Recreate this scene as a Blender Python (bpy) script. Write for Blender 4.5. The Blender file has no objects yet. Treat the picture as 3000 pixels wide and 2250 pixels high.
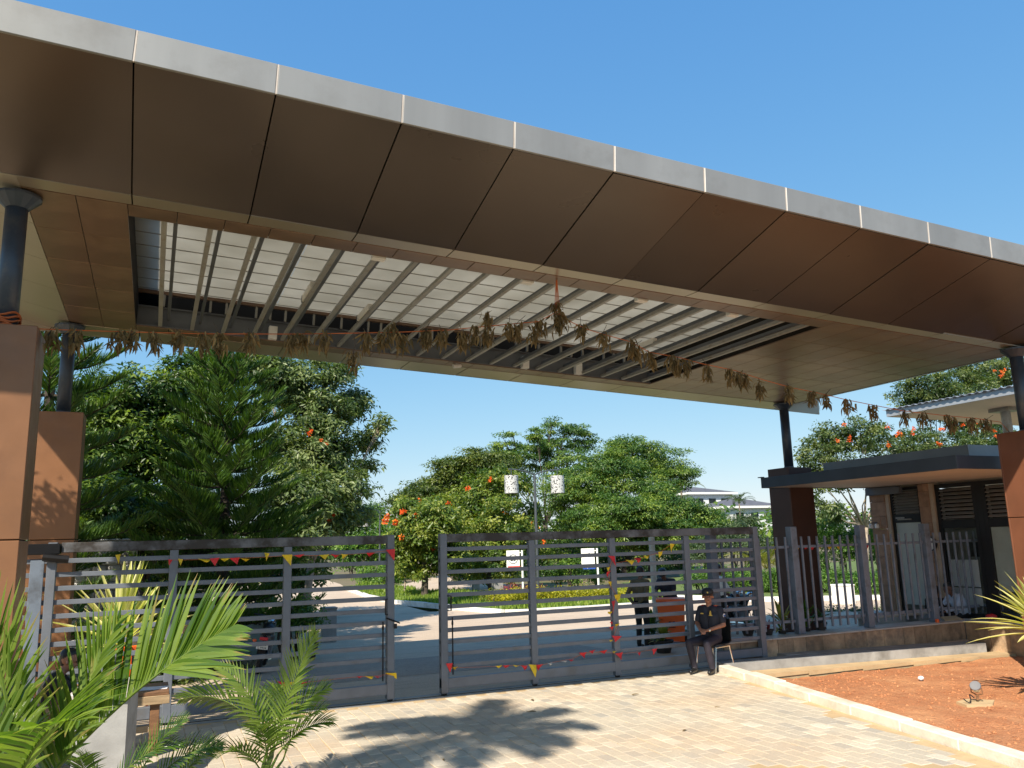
import bpy, math, random
import numpy as np
from mathutils import Vector, Matrix

# ------------------------------------------------------------------ camera, light, exposure
SC = bpy.context.scene
COL = SC.collection
F_PX, YAW, PITCH, ROLL, EYE = 2380.86, math.radians(23.79), math.radians(10.854), math.radians(-1.54), 2.3
_f = Vector((math.sin(YAW) * math.cos(PITCH), math.cos(YAW) * math.cos(PITCH), math.sin(PITCH)))
_r0 = Vector((math.cos(YAW), -math.sin(YAW), 0))
_u0 = _r0.cross(_f)
_r = _r0 * math.cos(ROLL) + _u0 * math.sin(ROLL)
_u = -_r0 * math.sin(ROLL) + _u0 * math.cos(ROLL)
cam_data = bpy.data.cameras.new('camera')
cam_data.sensor_width = 36.0
cam_data.lens = F_PX / 3000 * 36
cam_data.clip_start, cam_data.clip_end = 0.1, 3000
cam = bpy.data.objects.new('camera', cam_data)
COL.objects.link(cam)
mw = Matrix((( _r.x, _u.x, -_f.x, 0), (_r.y, _u.y, -_f.y, 0), (_r.z, _u.z, -_f.z, EYE), (0, 0, 0, 1)))
cam.matrix_world = mw
SC.camera = cam

KX, KY = 0.80, 0.725                       # light travels (KX, KY, -1)
SUN_EL = math.atan2(1, math.hypot(KX, KY))
SUN_AZ = math.atan2(-KX, -KY)             # towards the sun, clockwise from +Y
world = bpy.data.worlds.new('World')
SC.world = world
world.use_nodes = True
_wn = world.node_tree
_bg = _wn.nodes['Background']
_sky = _wn.nodes.new('ShaderNodeTexSky')
_sky.sky_type = 'NISHITA'
_sky.sun_disc = False
_sky.sun_elevation = SUN_EL
_sky.sun_rotation = SUN_AZ
_sky.altitude = 600
_sky.air_density, _sky.dust_density, _sky.ozone_density = 1.0, 0.6, 2.2
# the phone camera renders a deep cyan-blue sky that pales gently to the horizon: one colour response for the whole dome
_sep = _wn.nodes.new('ShaderNodeSeparateColor'); _cmb = _wn.nodes.new('ShaderNodeCombineColor')
_wn.links.new(_sky.outputs[0], _sep.inputs[0])
for _i, (_k, _p) in enumerate(((.47, .88), (.95, .55), (1.88, .26))):
    _pw = _wn.nodes.new('ShaderNodeMath'); _pw.operation = 'POWER'; _pw.inputs[1].default_value = _p
    _mu = _wn.nodes.new('ShaderNodeMath'); _mu.operation = 'MULTIPLY'; _mu.inputs[1].default_value = _k
    _wn.links.new(_sep.outputs[_i], _pw.inputs[0]); _wn.links.new(_pw.outputs[0], _mu.inputs[0]); _wn.links.new(_mu.outputs[0], _cmb.inputs[_i])
_wn.links.new(_cmb.outputs[0], _bg.inputs[0])
_bg.inputs[1].default_value = 0.15
sun_data = bpy.data.lights.new('sun', 'SUN')
sun_data.energy = 4.2
sun_data.angle = math.radians(0.53)
sun_data.color = (1.0, 0.91, 0.77)
sun = bpy.data.objects.new('sun', sun_data)
COL.objects.link(sun)
sun.rotation_euler = Vector((-KX, -KY, 1)).to_track_quat('Z', 'Y').to_euler()
sun.location = (-20, -20, 30)
SC.view_settings.view_transform = 'Standard'
SC.view_settings.look = 'None'
SC.view_settings.exposure = 1.0
SC.view_settings.gamma = 1.0
SC.view_settings.use_curve_mapping = False
SC.render.engine = 'CYCLES'
SC.cycles.max_bounces = 8
SC.cycles.diffuse_bounces = 4
SC.cycles.transparent_max_bounces = 8
SC.cycles.use_denoising = True

# ------------------------------------------------------------------ helpers
CAMV = Vector((0, 0, EYE))
def ray(px, py): return _f + _r * ((px - 1500) / F_PX) - _u * ((py - 1125) / F_PX)
def atz(px, py, z): d = ray(px, py); return CAMV + d * ((z - EYE) / d.z)
def aty(px, py, y): d = ray(px, py); return CAMV + d * (y / d.y)
def atx(px, py, x): d = ray(px, py); return CAMV + d * (x / d.x)
def gz(y): return 0.0 if y < 12.6 else (-0.25 if y > 21.9 else -0.25 * (y - 12.6) / 9.3)
def gp(px, py):
    p = atz(px, py, 0)
    for _ in range(12): p = atz(px, py, gz(p.y))
    return p
def R(d): return math.radians(d)

class MB:
    def __init__(s): s.v = []; s.f = []; s.t = []; s.m = []
    def add(s, vs, fs, M=None, t=0.5, m=0):
        o = len(s.v)
        for p in vs:
            p = Vector(p)
            s.v.append(tuple(M @ p) if M is not None else tuple(p))
        if isinstance(t, (list, tuple)): s.t += list(t)
        else: s.t += [t] * len(vs)
        for f in fs: s.f.append(tuple(i + o for i in f)); s.m.append(m)
        return s
    def box(s, a, b, bev=0.0, M=None, t=0.5, m=0):
        x0, y0, z0 = (min(a[i], b[i]) for i in range(3)); x1, y1, z1 = (max(a[i], b[i]) for i in range(3))
        if bev <= 0:
            vs = [(x, y, z) for z in (z0, z1) for y in (y0, y1) for x in (x0, x1)]
            fs = [(0, 2, 3, 1), (4, 5, 7, 6), (0, 1, 5, 4), (2, 6, 7, 3), (0, 4, 6, 2), (1, 3, 7, 5)]
            return s.add(vs, fs, M, t, m)
        bev = min(bev, .45 * min(x1 - x0, y1 - y0, z1 - z0))
        vs = []; idx = {}
        X, Y, Z = (x0, x1), (y0, y1), (z0, z1)
        for i in (0, 1):
            for j in (0, 1):
                for k in (0, 1):
                    dx, dy, dz = (bev, -bev)[i], (bev, -bev)[j], (bev, -bev)[k]
                    for ax in range(3):
                        p = [X[i] + (0 if ax == 0 else dx), Y[j] + (0 if ax == 1 else dy), Z[k] + (0 if ax == 2 else dz)]
                        idx[i, j, k, ax] = len(vs); vs.append(p)
        fs = []
        def q(*ks): fs.append(tuple(idx[k] for k in ks))
        q((0,0,0,0),(0,0,1,0),(0,1,1,0),(0,1,0,0)); q((1,0,0,0),(1,1,0,0),(1,1,1,0),(1,0,1,0))
        q((0,0,0,1),(1,0,0,1),(1,0,1,1),(0,0,1,1)); q((0,1,0,1),(0,1,1,1),(1,1,1,1),(1,1,0,1))
        q((0,0,0,2),(0,1,0,2),(1,1,0,2),(1,0,0,2)); q((0,0,1,2),(1,0,1,2),(1,1,1,2),(0,1,1,2))
        for i in (0, 1):
            for j in (0, 1):
                q((i,j,0,0),(i,j,1,0),(i,j,1,1),(i,j,0,1))
                q((i,0,j,0),(i,1,j,0),(i,1,j,2),(i,0,j,2))
                q((0,i,j,1),(1,i,j,1),(1,i,j,2),(0,i,j,2))
                for k in (0, 1): q((i,j,k,0),(i,j,k,1),(i,j,k,2))
        return s.add(vs, fs, M, t, m)
    def tube(s, pts, rad, n=8, cap=True, M=None, t=0.5, m=0):
        pts = [Vector(p) for p in pts]
        if not isinstance(rad, (list, tuple)): rad = [rad] * len(pts)
        vs = []; fs = []; N = len(pts); up = None
        for i, p in enumerate(pts):
            d = (pts[min(i + 1, N - 1)] - pts[max(i - 1, 0)])
            d = d.normalized() if d.length > 1e-9 else Vector((0, 0, 1))
            if up is None: up = d.orthogonal().normalized()
            a = (up - d * up.dot(d)); a = a.normalized() if a.length > 1e-6 else d.orthogonal().normalized()
            up = a; b = d.cross(a)
            for k in range(n):
                w = 2 * math.pi * k / n
                vs.append(p + (a * math.cos(w) + b * math.sin(w)) * rad[i])
        for i in range(N - 1):
            for k in range(n):
                k2 = (k + 1) % n
                fs.append((i * n + k, i * n + k2, (i + 1) * n + k2, (i + 1) * n + k))
        if cap:
            fs.append(tuple(range(n - 1, -1, -1))); fs.append(tuple((N - 1) * n + k for k in range(n)))
        return s.add(vs, fs, M, t, m)
    def lathe(s, prof, n=16, c=(0, 0, 0), M=None, t=0.5, m=0):
        vs = []; fs = []; N = len(prof); c = Vector(c)
        for r, z in prof:
            for k in range(n):
                w = 2 * math.pi * k / n
                vs.append(c + Vector((r * math.cos(w), r * math.sin(w), z)))
        for i in range(N - 1):
            for k in range(n):
                k2 = (k + 1) % n
                fs.append((i * n + k, i * n + k2, (i + 1) * n + k2, (i + 1) * n + k))
        fs.append(tuple(range(n - 1, -1, -1))); fs.append(tuple((N - 1) * n + k for k in range(n)))
        return s.add(vs, fs, M, t, m)
    def prism(s, poly, ext, M=None, t=0.5, m=0):
        n = len(poly); e = Vector(ext)
        vs = [Vector(p) for p in poly] + [Vector(p) + e for p in poly]
        fs = [tuple(range(n - 1, -1, -1)), tuple(range(n, 2 * n))] + [(i, (i + 1) % n, n + (i + 1) % n, n + i) for i in range(n)]
        return s.add(vs, fs, M, t, m)
    def ell(s, c, r, n=12, k=8, M=None, t=0.5, m=0):
        prof = [(math.sin(math.pi * i / k), -math.cos(math.pi * i / k)) for i in range(k + 1)]
        prof[0] = (0.02, -1); prof[-1] = (0.02, 1)
        MM = Matrix.Translation(c) @ (M or Matrix()) @ Matrix.Diagonal((r[0], r[1], r[2], 1))
        return s.lathe(prof, n, (0, 0, 0), MM, t, m)

WL = {}
def fresh_mesh(name, mb, mats, off=None):
    me = bpy.data.meshes.new(name)
    if off is None or off.length == 0: vs = mb.v
    else: vs = [(p[0] - off.x, p[1] - off.y, p[2] - off.z) for p in mb.v]
    me.from_pydata(vs, [], mb.f)
    for mt in (mats if isinstance(mats, (list, tuple)) else [mats]): me.materials.append(mt)
    if any(mb.m): me.polygons.foreach_set('material_index', mb.m)
    a = me.attributes.new('tint', 'FLOAT', 'POINT'); a.data.foreach_set('value', mb.t)
    return me
def smooth(o): o.data.polygons.foreach_set('use_smooth', [True] * len(o.data.polygons)); return o
def tag(o, label=None, cat=None, group=None, kind=None):
    if label: o['label'] = label
    if cat: o['category'] = cat
    if group: o['group'] = group
    if kind: o['kind'] = kind
    return o
def thing(name, label, cat, loc=(0, 0, 0), group=None, rotz=0):
    o = bpy.data.objects.new(name, None); COL.objects.link(o)
    o.empty_display_size = .2; o.location = loc; o.rotation_euler = (0, 0, rotz)
    WL[o.name] = Vector(loc) if rotz == 0 else Vector((0, 0, 0))
    return tag(o, label, cat, group)
def part(mb, name, mat, parent, label=None, kind=None, sm=False):
    off = WL.get(parent.name, Vector((0, 0, 0)))
    me = mb if isinstance(mb, bpy.types.Mesh) else fresh_mesh(name, mb, mat, off)
    o = bpy.data.objects.new(name, me); COL.objects.link(o); o.parent = parent
    WL[o.name] = off
    if label: o['label'] = label
    if kind: o['kind'] = kind
    if sm: smooth(o)
    return o
def solo(mb, name, mat, label=None, cat=None, loc=(0, 0, 0), group=None, kind=None, sm=False):
    loc = Vector(loc)
    o = bpy.data.objects.new(name, fresh_mesh(name, mb, mat, loc)); COL.objects.link(o); o.location = loc
    WL[o.name] = loc
    if sm: smooth(o)
    return tag(o, label, cat, group, kind)
def dup(root, loc, rotz=None, label=None):
    def cp(o, par):
        c = o.copy(); COL.objects.link(c)
        if par is not None: c.parent = par
        for ch in o.children: cp(ch, c)
        return c
    c = cp(root, None); c.location = loc
    if rotz is not None: c.rotation_euler = (0, 0, rotz)
    if label: c['label'] = label
    return c
def npmesh(name, V, FC, mat, tint, k=3):
    me = bpy.data.meshes.new(name)
    n, m = len(V), len(FC)
    me.vertices.add(n); me.vertices.foreach_set('co', np.ascontiguousarray(V, dtype=np.float32).ravel())
    me.loops.add(m * k); me.loops.foreach_set('vertex_index', np.ascontiguousarray(FC, dtype=np.int32).ravel())
    me.polygons.add(m); me.polygons.foreach_set('loop_start', np.arange(0, m * k, k, dtype=np.int32))
    me.materials.append(mat)
    me.update(calc_edges=True)
    a = me.attributes.new('tint', 'FLOAT', 'POINT'); a.data.foreach_set('value', np.ascontiguousarray(tint, dtype=np.float32))
    return me
def text_mesh(s, size, mat, ext=0.002, off=0.0):
    cu = bpy.data.curves.new('lettering', 'FONT'); cu.body = s; cu.size = size; cu.extrude = ext
    cu.offset = off; cu.align_x = 'CENTER'; cu.align_y = 'CENTER'
    o = bpy.data.objects.new('lettering', cu); COL.objects.link(o)
    dg = bpy.context.evaluated_depsgraph_get()
    me = bpy.data.meshes.new_from_object(o.evaluated_get(dg))
    bpy.data.objects.remove(o)
    me.materials.clear(); me.materials.append(mat)
    return me
def text_part(s, size, mat, parent, M, name='lettering'):
    me = text_mesh(s, size, mat, .002, size * .03)
    off = WL.get(parent.name, Vector((0, 0, 0)))
    me.transform(Matrix.Translation(-off) @ M)
    return part(me, name, mat, parent)

# ------------------------------------------------------------------ materials
def nodes(name):
    m = bpy.data.materials.new(name); m.use_nodes = True
    return m, m.node_tree.nodes, m.node_tree.links, m.node_tree.nodes['Principled BSDF']
def mixc(N, L, fac, a, b, mode='MIX'):
    x = N.new('ShaderNodeMix'); x.data_type = 'RGBA'; x.blend_type = mode
    for sock, v in ((x.inputs[0], fac), (x.inputs[6], a), (x.inputs[7], b)):
        if hasattr(v, 'is_linked'): L.new(v, sock)
        elif isinstance(v, (tuple, list)): sock.default_value = (*v[:3], 1)
        else: sock.default_value = v
    return x.outputs[2]
def noise(N, L, scale, detail=4, rough=.55, coord='Object', stretch=None):
    tc = N.new('ShaderNodeTexCoord'); n = N.new('ShaderNodeTexNoise')
    n.inputs['Scale'].default_value = scale; n.inputs['Detail'].default_value = detail; n.inputs['Roughness'].default_value = rough
    if stretch:
        mp = N.new('ShaderNodeMapping'); mp.inputs['Scale'].default_value = stretch
        L.new(tc.outputs[coord], mp.inputs[0]); L.new(mp.outputs[0], n.inputs[0])
    else: L.new(tc.outputs[coord], n.inputs[0])
    return n.outputs['Fac']
def ramp(N, L, fac, stops):
    r = N.new('ShaderNodeValToRGB'); e = r.color_ramp.elements
    while len(e) < len(stops): e.new(0.5)
    for el, (p, c) in zip(e, stops):
        el.position = p; el.color = (*c, 1) if isinstance(c, (tuple, list)) else (c, c, c, 1)
    L.new(fac, r.inputs[0]); return r.outputs[0]
def bump(N, L, B, h, strength, dist=.01):
    b = N.new('ShaderNodeBump'); b.inputs['Strength'].default_value = strength; b.inputs['Distance'].default_value = dist
    L.new(h, b.inputs['Height']); L.new(b.outputs[0], B.inputs['Normal'])
def M(name, col, rough=.6, metal=0., var=.18, scale=3., dirt=None, dirt_scale=1.5, bmp=.0, bscale=40., tintvar=0., objvar=0., spec=.5, rvar=.0, stretch=None, dlo=.5, dhi=.75):
    m, N, L, B = nodes(name)
    n1 = noise(N, L, scale, stretch=stretch)
    lo = tuple(c * (1 - var) for c in col); hi = tuple(min(1, c * (1 + var)) for c in col)
    c = ramp(N, L, n1, [(.3, lo), (.7, hi)])
    if dirt is not None:
        d = ramp(N, L, noise(N, L, dirt_scale, 6, .65), [(dlo, 0.), (dhi, 1.)])
        c = mixc(N, L, d, c, dirt)
    if tintvar:
        a = N.new('ShaderNodeAttribute'); a.attribute_name = 'tint'
        mr = N.new('ShaderNodeMapRange'); mr.inputs[3].default_value = 1 - tintvar; mr.inputs[4].default_value = 1 + tintvar
        L.new(a.outputs['Fac'], mr.inputs[0]); c = mixc(N, L, 1.0, c, mr.outputs[0], 'MULTIPLY')
    if objvar:
        a = N.new('ShaderNodeObjectInfo')
        mr = N.new('ShaderNodeMapRange'); mr.inputs[3].default_value = 1 - objvar; mr.inputs[4].default_value = 1 + objvar
        L.new(a.outputs['Random'], mr.inputs[0]); c = mixc(N, L, 1.0, c, mr.outputs[0], 'MULTIPLY')
    L.new(c, B.inputs['Base Color'])
    B.inputs['Metallic'].default_value = metal; B.inputs['Specular IOR Level'].default_value = spec
    if rvar:
        L.new(ramp(N, L, noise(N, L, scale * 2.3), [(.3, max(.02, rough - rvar)), (.7, rough + rvar)]), B.inputs['Roughness'])
    else: B.inputs['Roughness'].default_value = rough
    if bmp: bump(N, L, B, noise(N, L, bscale, 5), bmp)
    return m
def leaf_mat(name, dark, mid, light, rough=.42, trans=.35, spec=.45, tl=None):
    m, N, L, B = nodes(name)
    a = N.new('ShaderNodeAttribute'); a.attribute_name = 'tint'
    c = ramp(N, L, a.outputs['Fac'], [(0., dark), (.5, mid), (1., light)])
    L.new(c, B.inputs['Base Color']); B.inputs['Roughness'].default_value = rough
    B.inputs['Specular IOR Level'].default_value = spec
    t = N.new('ShaderNodeBsdfTranslucent')
    tc = mixc(N, L, 1.0, c, tl or (1.5, 1.7, .5), 'MULTIPLY'); L.new(tc, t.inputs[0])
    mx = N.new('ShaderNodeMixShader'); mx.inputs[0].default_value = trans
    L.new(B.outputs[0], mx.inputs[1]); L.new(t.outputs[0], mx.inputs[2])
    L.new(mx.outputs[0], N['Material Output'].inputs[0])
    return m
def glass_mat(name, col=(.04, .05, .05), rough=.03, alpha=.14):
    m, N, L, B = nodes(name)
    B.inputs['Base Color'].default_value = (*col, 1); B.inputs['Roughness'].default_value = rough
    B.inputs['Specular IOR Level'].default_value = .8
    t = N.new('ShaderNodeBsdfTransparent'); t.inputs[0].default_value = (.93, .96, .95, 1)
    mx = N.new('ShaderNodeMixShader'); mx.inputs[0].default_value = alpha
    L.new(t.outputs[0], mx.inputs[1]); L.new(B.outputs[0], mx.inputs[2])
    L.new(mx.outputs[0], N['Material Output'].inputs[0])
    return m

mt = {}
mt['soffit'] = M('brown_composite_panel', (.098, .077, .062), .30, .5, .08, .5, rvar=.03, objvar=.12)
mt['fascia'] = M('grey_composite_panel', (.275, .272, .262), .42, .35, .10, .9, objvar=.07, dirt=(.215, .208, .195), dirt_scale=2.2, dlo=.5, dhi=.85, stretch=(2.5, 1, .25))
mt['strip'] = M('bronze_edge_panel', (.40, .335, .26), .30, .55, .06, .8, objvar=.06)
mt['tile'] = M('brown_ceiling_tile', (.21, .135, .095), .36, .45, .10, 2., objvar=.10, rvar=.05, dirt=(.30, .20, .13), dirt_scale=.9, dlo=.5, dhi=.8)
mt['joint'] = M('dark_joint', (.02, .018, .016), .8, spec=.1)
mt['void'] = M('black_void', (.004, .004, .004), 1., spec=0.)  # near-black colour stands in for the unlit depth behind openings
mt['galv'] = M('galvanised_steel', (.30, .295, .275), .45, .3, .2, 3., dirt=(.22, .17, .10), dirt_scale=2.5, objvar=.1, stretch=(1, .3, 1))
mt['beam'] = M('grey_beam_paint', (.10, .11, .125), .5, .1, .15, 2.)
mt['deck'] = M('roof_deck_metal', (.3, .3, .29), .5, .4)
mt['pole'] = M('dark_blue_grey_paint', (.045, .06, .085), .38, .2, .12, 4., dirt=(.10, .10, .10), dirt_scale=5)
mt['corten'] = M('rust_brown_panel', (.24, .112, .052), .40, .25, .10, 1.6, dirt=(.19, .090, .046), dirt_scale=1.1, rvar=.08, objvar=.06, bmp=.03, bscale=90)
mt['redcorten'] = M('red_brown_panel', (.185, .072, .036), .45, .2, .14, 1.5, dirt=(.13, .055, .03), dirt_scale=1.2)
mt['shadecorten'] = M('shaded_brown_panel', (.072, .033, .023), .45, .2, .15, 1.5)  # darker copy of the rust cladding: the pillar's shade is put into its colour
mt['gate'] = M('gate_grey_paint', (.142, .158, .186), .42, .1, .10, 5., dirt=(.12, .115, .11), dirt_scale=3., dlo=.55, dhi=.8)
mt['rail'] = M('stained_gate_rail', (.14, .145, .155), .55, .1, .15, 5., dirt=(.03, .024, .02), dirt_scale=2.0, dlo=.38, dhi=.55)
mt['fence'] = M('fence_blue_grey_paint', (.150, .182, .230), .45, .1, .12, 6., dirt=(.07, .075, .085), dirt_scale=4)
mt['black'] = M('black_plastic', (.012, .012, .013), .4)
mt['blackmetal'] = M('black_metal', (.02, .02, .022), .35, .6)
mt['chrome'] = M('chrome', (.75, .74, .72), .14, 1.0, .05)
mt['white'] = M('white_paint', (.78, .77, .74), .5, 0, .06, 5.)
mt['whitebox'] = M('white_enamel', (.72, .71, .67), .4, 0, .06, 4., dirt=(.5, .46, .38), dirt_scale=4)
mt['wood'] = M('weathered_wood', (.19, .095, .045), .55, 0, .35, 3., stretch=(1, 12, 12), bmp=.2)
mt['rawwood'] = M('raw_timber', (.36, .25, .14), .7, 0, .3, 3., stretch=(1, 10, 10), bmp=.2)
mt['conc'] = M('grey_concrete', (.30, .295, .285), .8, 0, .2, 3., dirt=(.17, .16, .145), dirt_scale=2., bmp=.25, bscale=60)
mt['stone'] = M('rough_slate_stone', (.33, .225, .135), .75, 0, .38, 5., dirt=(.10, .085, .07), dirt_scale=2.2, bmp=.7, bscale=22, tintvar=.28, objvar=.22)
mt['housestone'] = M('brown_sandstone_cladding', (.30, .185, .115), .75, 0, .25, 6., bmp=.5, bscale=25, objvar=.20)
mt['sand'] = M('yellow_sandstone', (.50, .36, .20), .7, 0, .2, 4., dirt=(.34, .24, .14), dirt_scale=2., bmp=.25)
mt['marble'] = M('pale_coping_stone', (.46, .42, .37), .5, 0, .2, 3., dirt=(.30, .25, .2), dirt_scale=2.5)
mt['kerb'] = M('whitewashed_kerb', (.66, .60, .50), .75, 0, .14, 4., dirt=(.42, .27, .15), dirt_scale=1.6, bmp=.35, bscale=30, dlo=.5, dhi=.78)
mt['wkerb'] = M('white_painted_kerb', (.74, .72, .68), .7, 0, .10, 3., dirt=(.45, .40, .33), dirt_scale=2.)
mt['soil'] = None
mt['papers'] = M('paper', (.74, .76, .80), .7, 0, .04)
mt['orange'] = M('orange_plastic', (.78, .12, .02), .38, 0, .06)
mt['bin'] = M('orange_bin_plastic', (.95, .15, .025), .4, 0, .06)
mt['red'] = M('red_plastic', (.62, .03, .035), .45)
mt['redflag'] = M('red_pennant', (.62, .022, .03), .6, 0, .1, 20.)
mt['yellowflag'] = M('yellow_pennant', (.72, .50, .015), .6, 0, .1, 20.)
mt['paleflag'] = M('faded_pennant', (.55, .50, .45), .6)
mt['rope'] = M('orange_twine', (.50, .12, .03), .7)
mt['bark'] = M('tree_bark', (.07, .055, .042), .9, 0, .4, 8., bmp=.8, bscale=20)
mt['palebark'] = M('pale_bark', (.30, .24, .18), .85, 0, .35, 7., bmp=.6, bscale=20)
mt['darkbark'] = M('dark_bark', (.045, .035, .027), .9, 0, .4, 8., bmp=.8)
mt['darkframe'] = M('black_aluminium_frame', (.018, .019, .021), .4, .3)
mt['trim'] = M('beige_door_trim', (.42, .34, .25), .6)
mt['soffitw'] = M('warm_white_soffit', (.52, .42, .32), .6, 0, .08, 1.)
mt['slab'] = M('dark_steel_fascia', (.050, .062, .082), .42, .3, .12, 2.)
mt['parapet'] = M('grey_parapet_panel', (.24, .26, .275), .5, .2, .1, 1.5)
mt['frost'] = M('frosted_glass', (.42, .47, .44), .25, 0, .15, 2., stretch=(1, 1, .1), spec=.6)
mt['blind'] = M('pale_blind', (.66, .72, .69), .5, 0, .15, 1.5, spec=.6)
mt['glass'] = glass_mat('window_glass', alpha=.14)
mt['room'] = M('dim_interior', (.30, .31, .28), .9)
mt['skin'] = M('brown_skin', (.33, .145, .085), .5, 0, .1, 8.)
mt['skind'] = M('dark_brown_skin', (.16, .075, .045), .5, 0, .1, 8.)
mt['hair'] = M('black_hair', (.012, .011, .010), .5)
mt['navy'] = M('navy_uniform_cloth', (.018, .020, .032), .75, 0, .2, 14., bmp=.15)
mt['navytr'] = M('dark_plum_trousers', (.024, .020, .032), .75, 0, .25, 10., bmp=.15)
mt['olive'] = M('olive_shirt_cloth', (.115, .095, .050), .8, 0, .2, 10., bmp=.15)
mt['blackcl'] = M('black_cloth', (.013, .013, .014), .8, 0, .2, 10.)
mt['whitecl'] = M('white_shirt_cloth', (.55, .62, .74), .8, 0, .1, 8., bmp=.15)
mt['shoe'] = M('black_leather', (.012, .012, .012), .3)
mt['greyshoe'] = M('grey_sandal', (.12, .12, .125), .6)
mt['gold'] = M('gold_thread', (.62, .42, .08), .5)
mt['blueb'] = M('blue_badge', (.03, .12, .40), .5)
mt['signred'] = M('sign_red', (.62, .035, .015), .5)
mt['signblue'] = M('sign_blue', (.012, .06, .32), .5)
mt['ink'] = M('black_ink', (.015, .015, .015), .6)
mt['rubber'] = M('tyre_rubber', (.014, .014, .014), .8)
mt['enginem'] = M('engine_metal', (.24, .24, .25), .4, .7)
mt['pot'] = M('dark_pot', (.035, .028, .024), .7)
mt['pvc'] = M('cream_post_paint', (.52, .51, .44), .5)
mt['lampgrey'] = M('lamp_post_grey', (.075, .085, .095), .45, .3)
mt['housewall'] = M('white_house_render', (.62, .63, .64), .8, 0, .05)
mt['rooftile'] = M('grey_roof_tile', (.10, .10, .115), .7, 0, .15, 1.)
mt['roofsheet'] = M('pale_metal_sheet', (.38, .40, .43), .4, .4, .1, 1.)
mt['granite'] = M('pale_rubble_stone', (.44, .43, .41), .8, 0, .25, 3., tintvar=.3, bmp=.5)
mt['deadleaf'] = leaf_mat('dried_mango_leaf', (.095, .075, .034), (.20, .14, .060), (.36, .25, .11), .7, .22, .25, (1.2, 1., .6))
def lm(n, d, m_, l, **k): mt[n] = leaf_mat(n, d, m_, l, **k)
lm('leaf_mango', (.016, .042, .010), (.046, .098, .018), (.18, .25, .04))
lm('leaf_silver', (.04, .07, .022), (.115, .165, .055), (.30, .35, .15))
lm('needle', (.024, .060, .013), (.064, .132, .026), (.155, .235, .042), trans=.3)
lm('leaf_tulip', (.042, .085, .013), (.115, .175, .027), (.30, .32, .06))
lm('leaf_rain', (.030, .078, .018), (.082, .158, .034), (.25, .32, .05))
lm('leaf_olive', (.032, .06, .013), (.085, .125, .022), (.16, .19, .035))
lm('leaf_grey', (.030, .055, .024), (.070, .11, .05), (.13, .17, .08))
lm('leaf_tulipgrey', (.028, .055, .018), (.075, .115, .036), (.19, .22, .07))
lm('leaf_bright', (.03, .085, .010), (.08, .17, .022), (.17, .27, .04))
lm('leaf_gold', (.15, .17, .012), (.34, .32, .018), (.52, .46, .03))
lm('leaf_palm', (.022, .058, .009), (.062, .125, .014), (.18, .25, .045), rough=.24, spec=.75, trans=.42)
_pr = [n for n in mt['leaf_palm'].node_tree.nodes if n.type == 'VALTORGB'][0].color_ramp
_pr.elements[1].position, _pr.elements[2].position = .42, .84
_e = _pr.elements.new(1.0); _e.color = (.30, .19, .075, 1)
lm('leaf_yellowpalm', (.09, .12, .02), (.22, .22, .04), (.38, .32, .10))
lm('grassblade', (.08, .14, .018), (.18, .27, .035), (.30, .36, .07))
lm('leaf_red', (.10, .012, .02), (.25, .03, .045), (.38, .10, .10))
lm('petal', (.62, .07, .01), (.80, .13, .015), (.90, .28, .03), trans=.3, tl=(1., .7, .4))
lm('variegated', (.09, .17, .025), (.45, .45, .14), (.82, .76, .42), rough=.45)

# ------------------------------------------------------------------ special surface materials
def paver_mat():
    m, N, L, B = nodes('concrete_paver')
    a = N.new('ShaderNodeAttribute'); a.attribute_name = 'tint'
    c = ramp(N, L, a.outputs['Fac'], [(0., (.37, .34, .29)), (.25, (.45, .395, .315)), (.6, (.50, .435, .335)), (.9, (.57, .50, .39)), (1., (.63, .56, .45))])
    g = N.new('ShaderNodeNewGeometry')
    def wn(scale, det):
        n = N.new('ShaderNodeTexNoise'); n.inputs['Scale'].default_value = scale; n.inputs['Detail'].default_value = det
        L.new(g.outputs['Position'], n.inputs[0]); return n.outputs['Fac']
    c = mixc(N, L, ramp(N, L, wn(.55, 5), [(.47, 0.), (.75, .55)]), c, (.56, .37, .21))
    c = mixc(N, L, ramp(N, L, wn(1.9, 6), [(.5, 0.), (.8, .5)]), c, (.34, .295, .23))
    c = mixc(N, L, ramp(N, L, wn(38, 3), [(.35, .25), (.6, 0.)]), c, (.24, .21, .17))
    L.new(c, B.inputs['Base Color']); B.inputs['Roughness'].default_value = .8
    bump(N, L, B, wn(70, 4), .25)
    return m
mt['paver'] = paver_mat()
def world_mat(name, col, patches, rough=.85, bscale=60, bs=.3, fine=(.8, 40)):
    m, N, L, B = nodes(name)
    g = N.new('ShaderNodeNewGeometry')
    def wn(scale, det, st=None):
        n = N.new('ShaderNodeTexNoise'); n.inputs['Scale'].default_value = scale; n.inputs['Detail'].default_value = det
        if st:
            mp = N.new('ShaderNodeMapping'); mp.inputs['Scale'].default_value = st
            L.new(g.outputs['Position'], mp.inputs[0]); L.new(mp.outputs[0], n.inputs[0])
        else: L.new(g.outputs['Position'], n.inputs[0])
        return n.outputs['Fac']
    c = ramp(N, L, wn(fine[1], 4), [(.3, tuple(x * fine[0] for x in col)), (.7, tuple(x * (2 - fine[0]) for x in col))])
    for (sc, lo, hi, pc, st) in patches:
        c = mixc(N, L, ramp(N, L, wn(sc, 6, st), [(lo, 0.), (hi, 1.)]), c, pc)
    L.new(c, B.inputs['Base Color']); B.inputs['Roughness'].default_value = rough
    bump(N, L, B, wn(bscale, 5), bs, .03)
    return m
mt['soil'] = world_mat('red_laterite_soil', (.40, .160, .066), [(1.3, .45, .75, (.48, .23, .105), None), (9., .55, .75, (.30, .10, .035), None), (26., .62, .72, (.60, .32, .16), (1, 2.2, 1))], bscale=26, bs=1.0, fine=(.72, 50))
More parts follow.
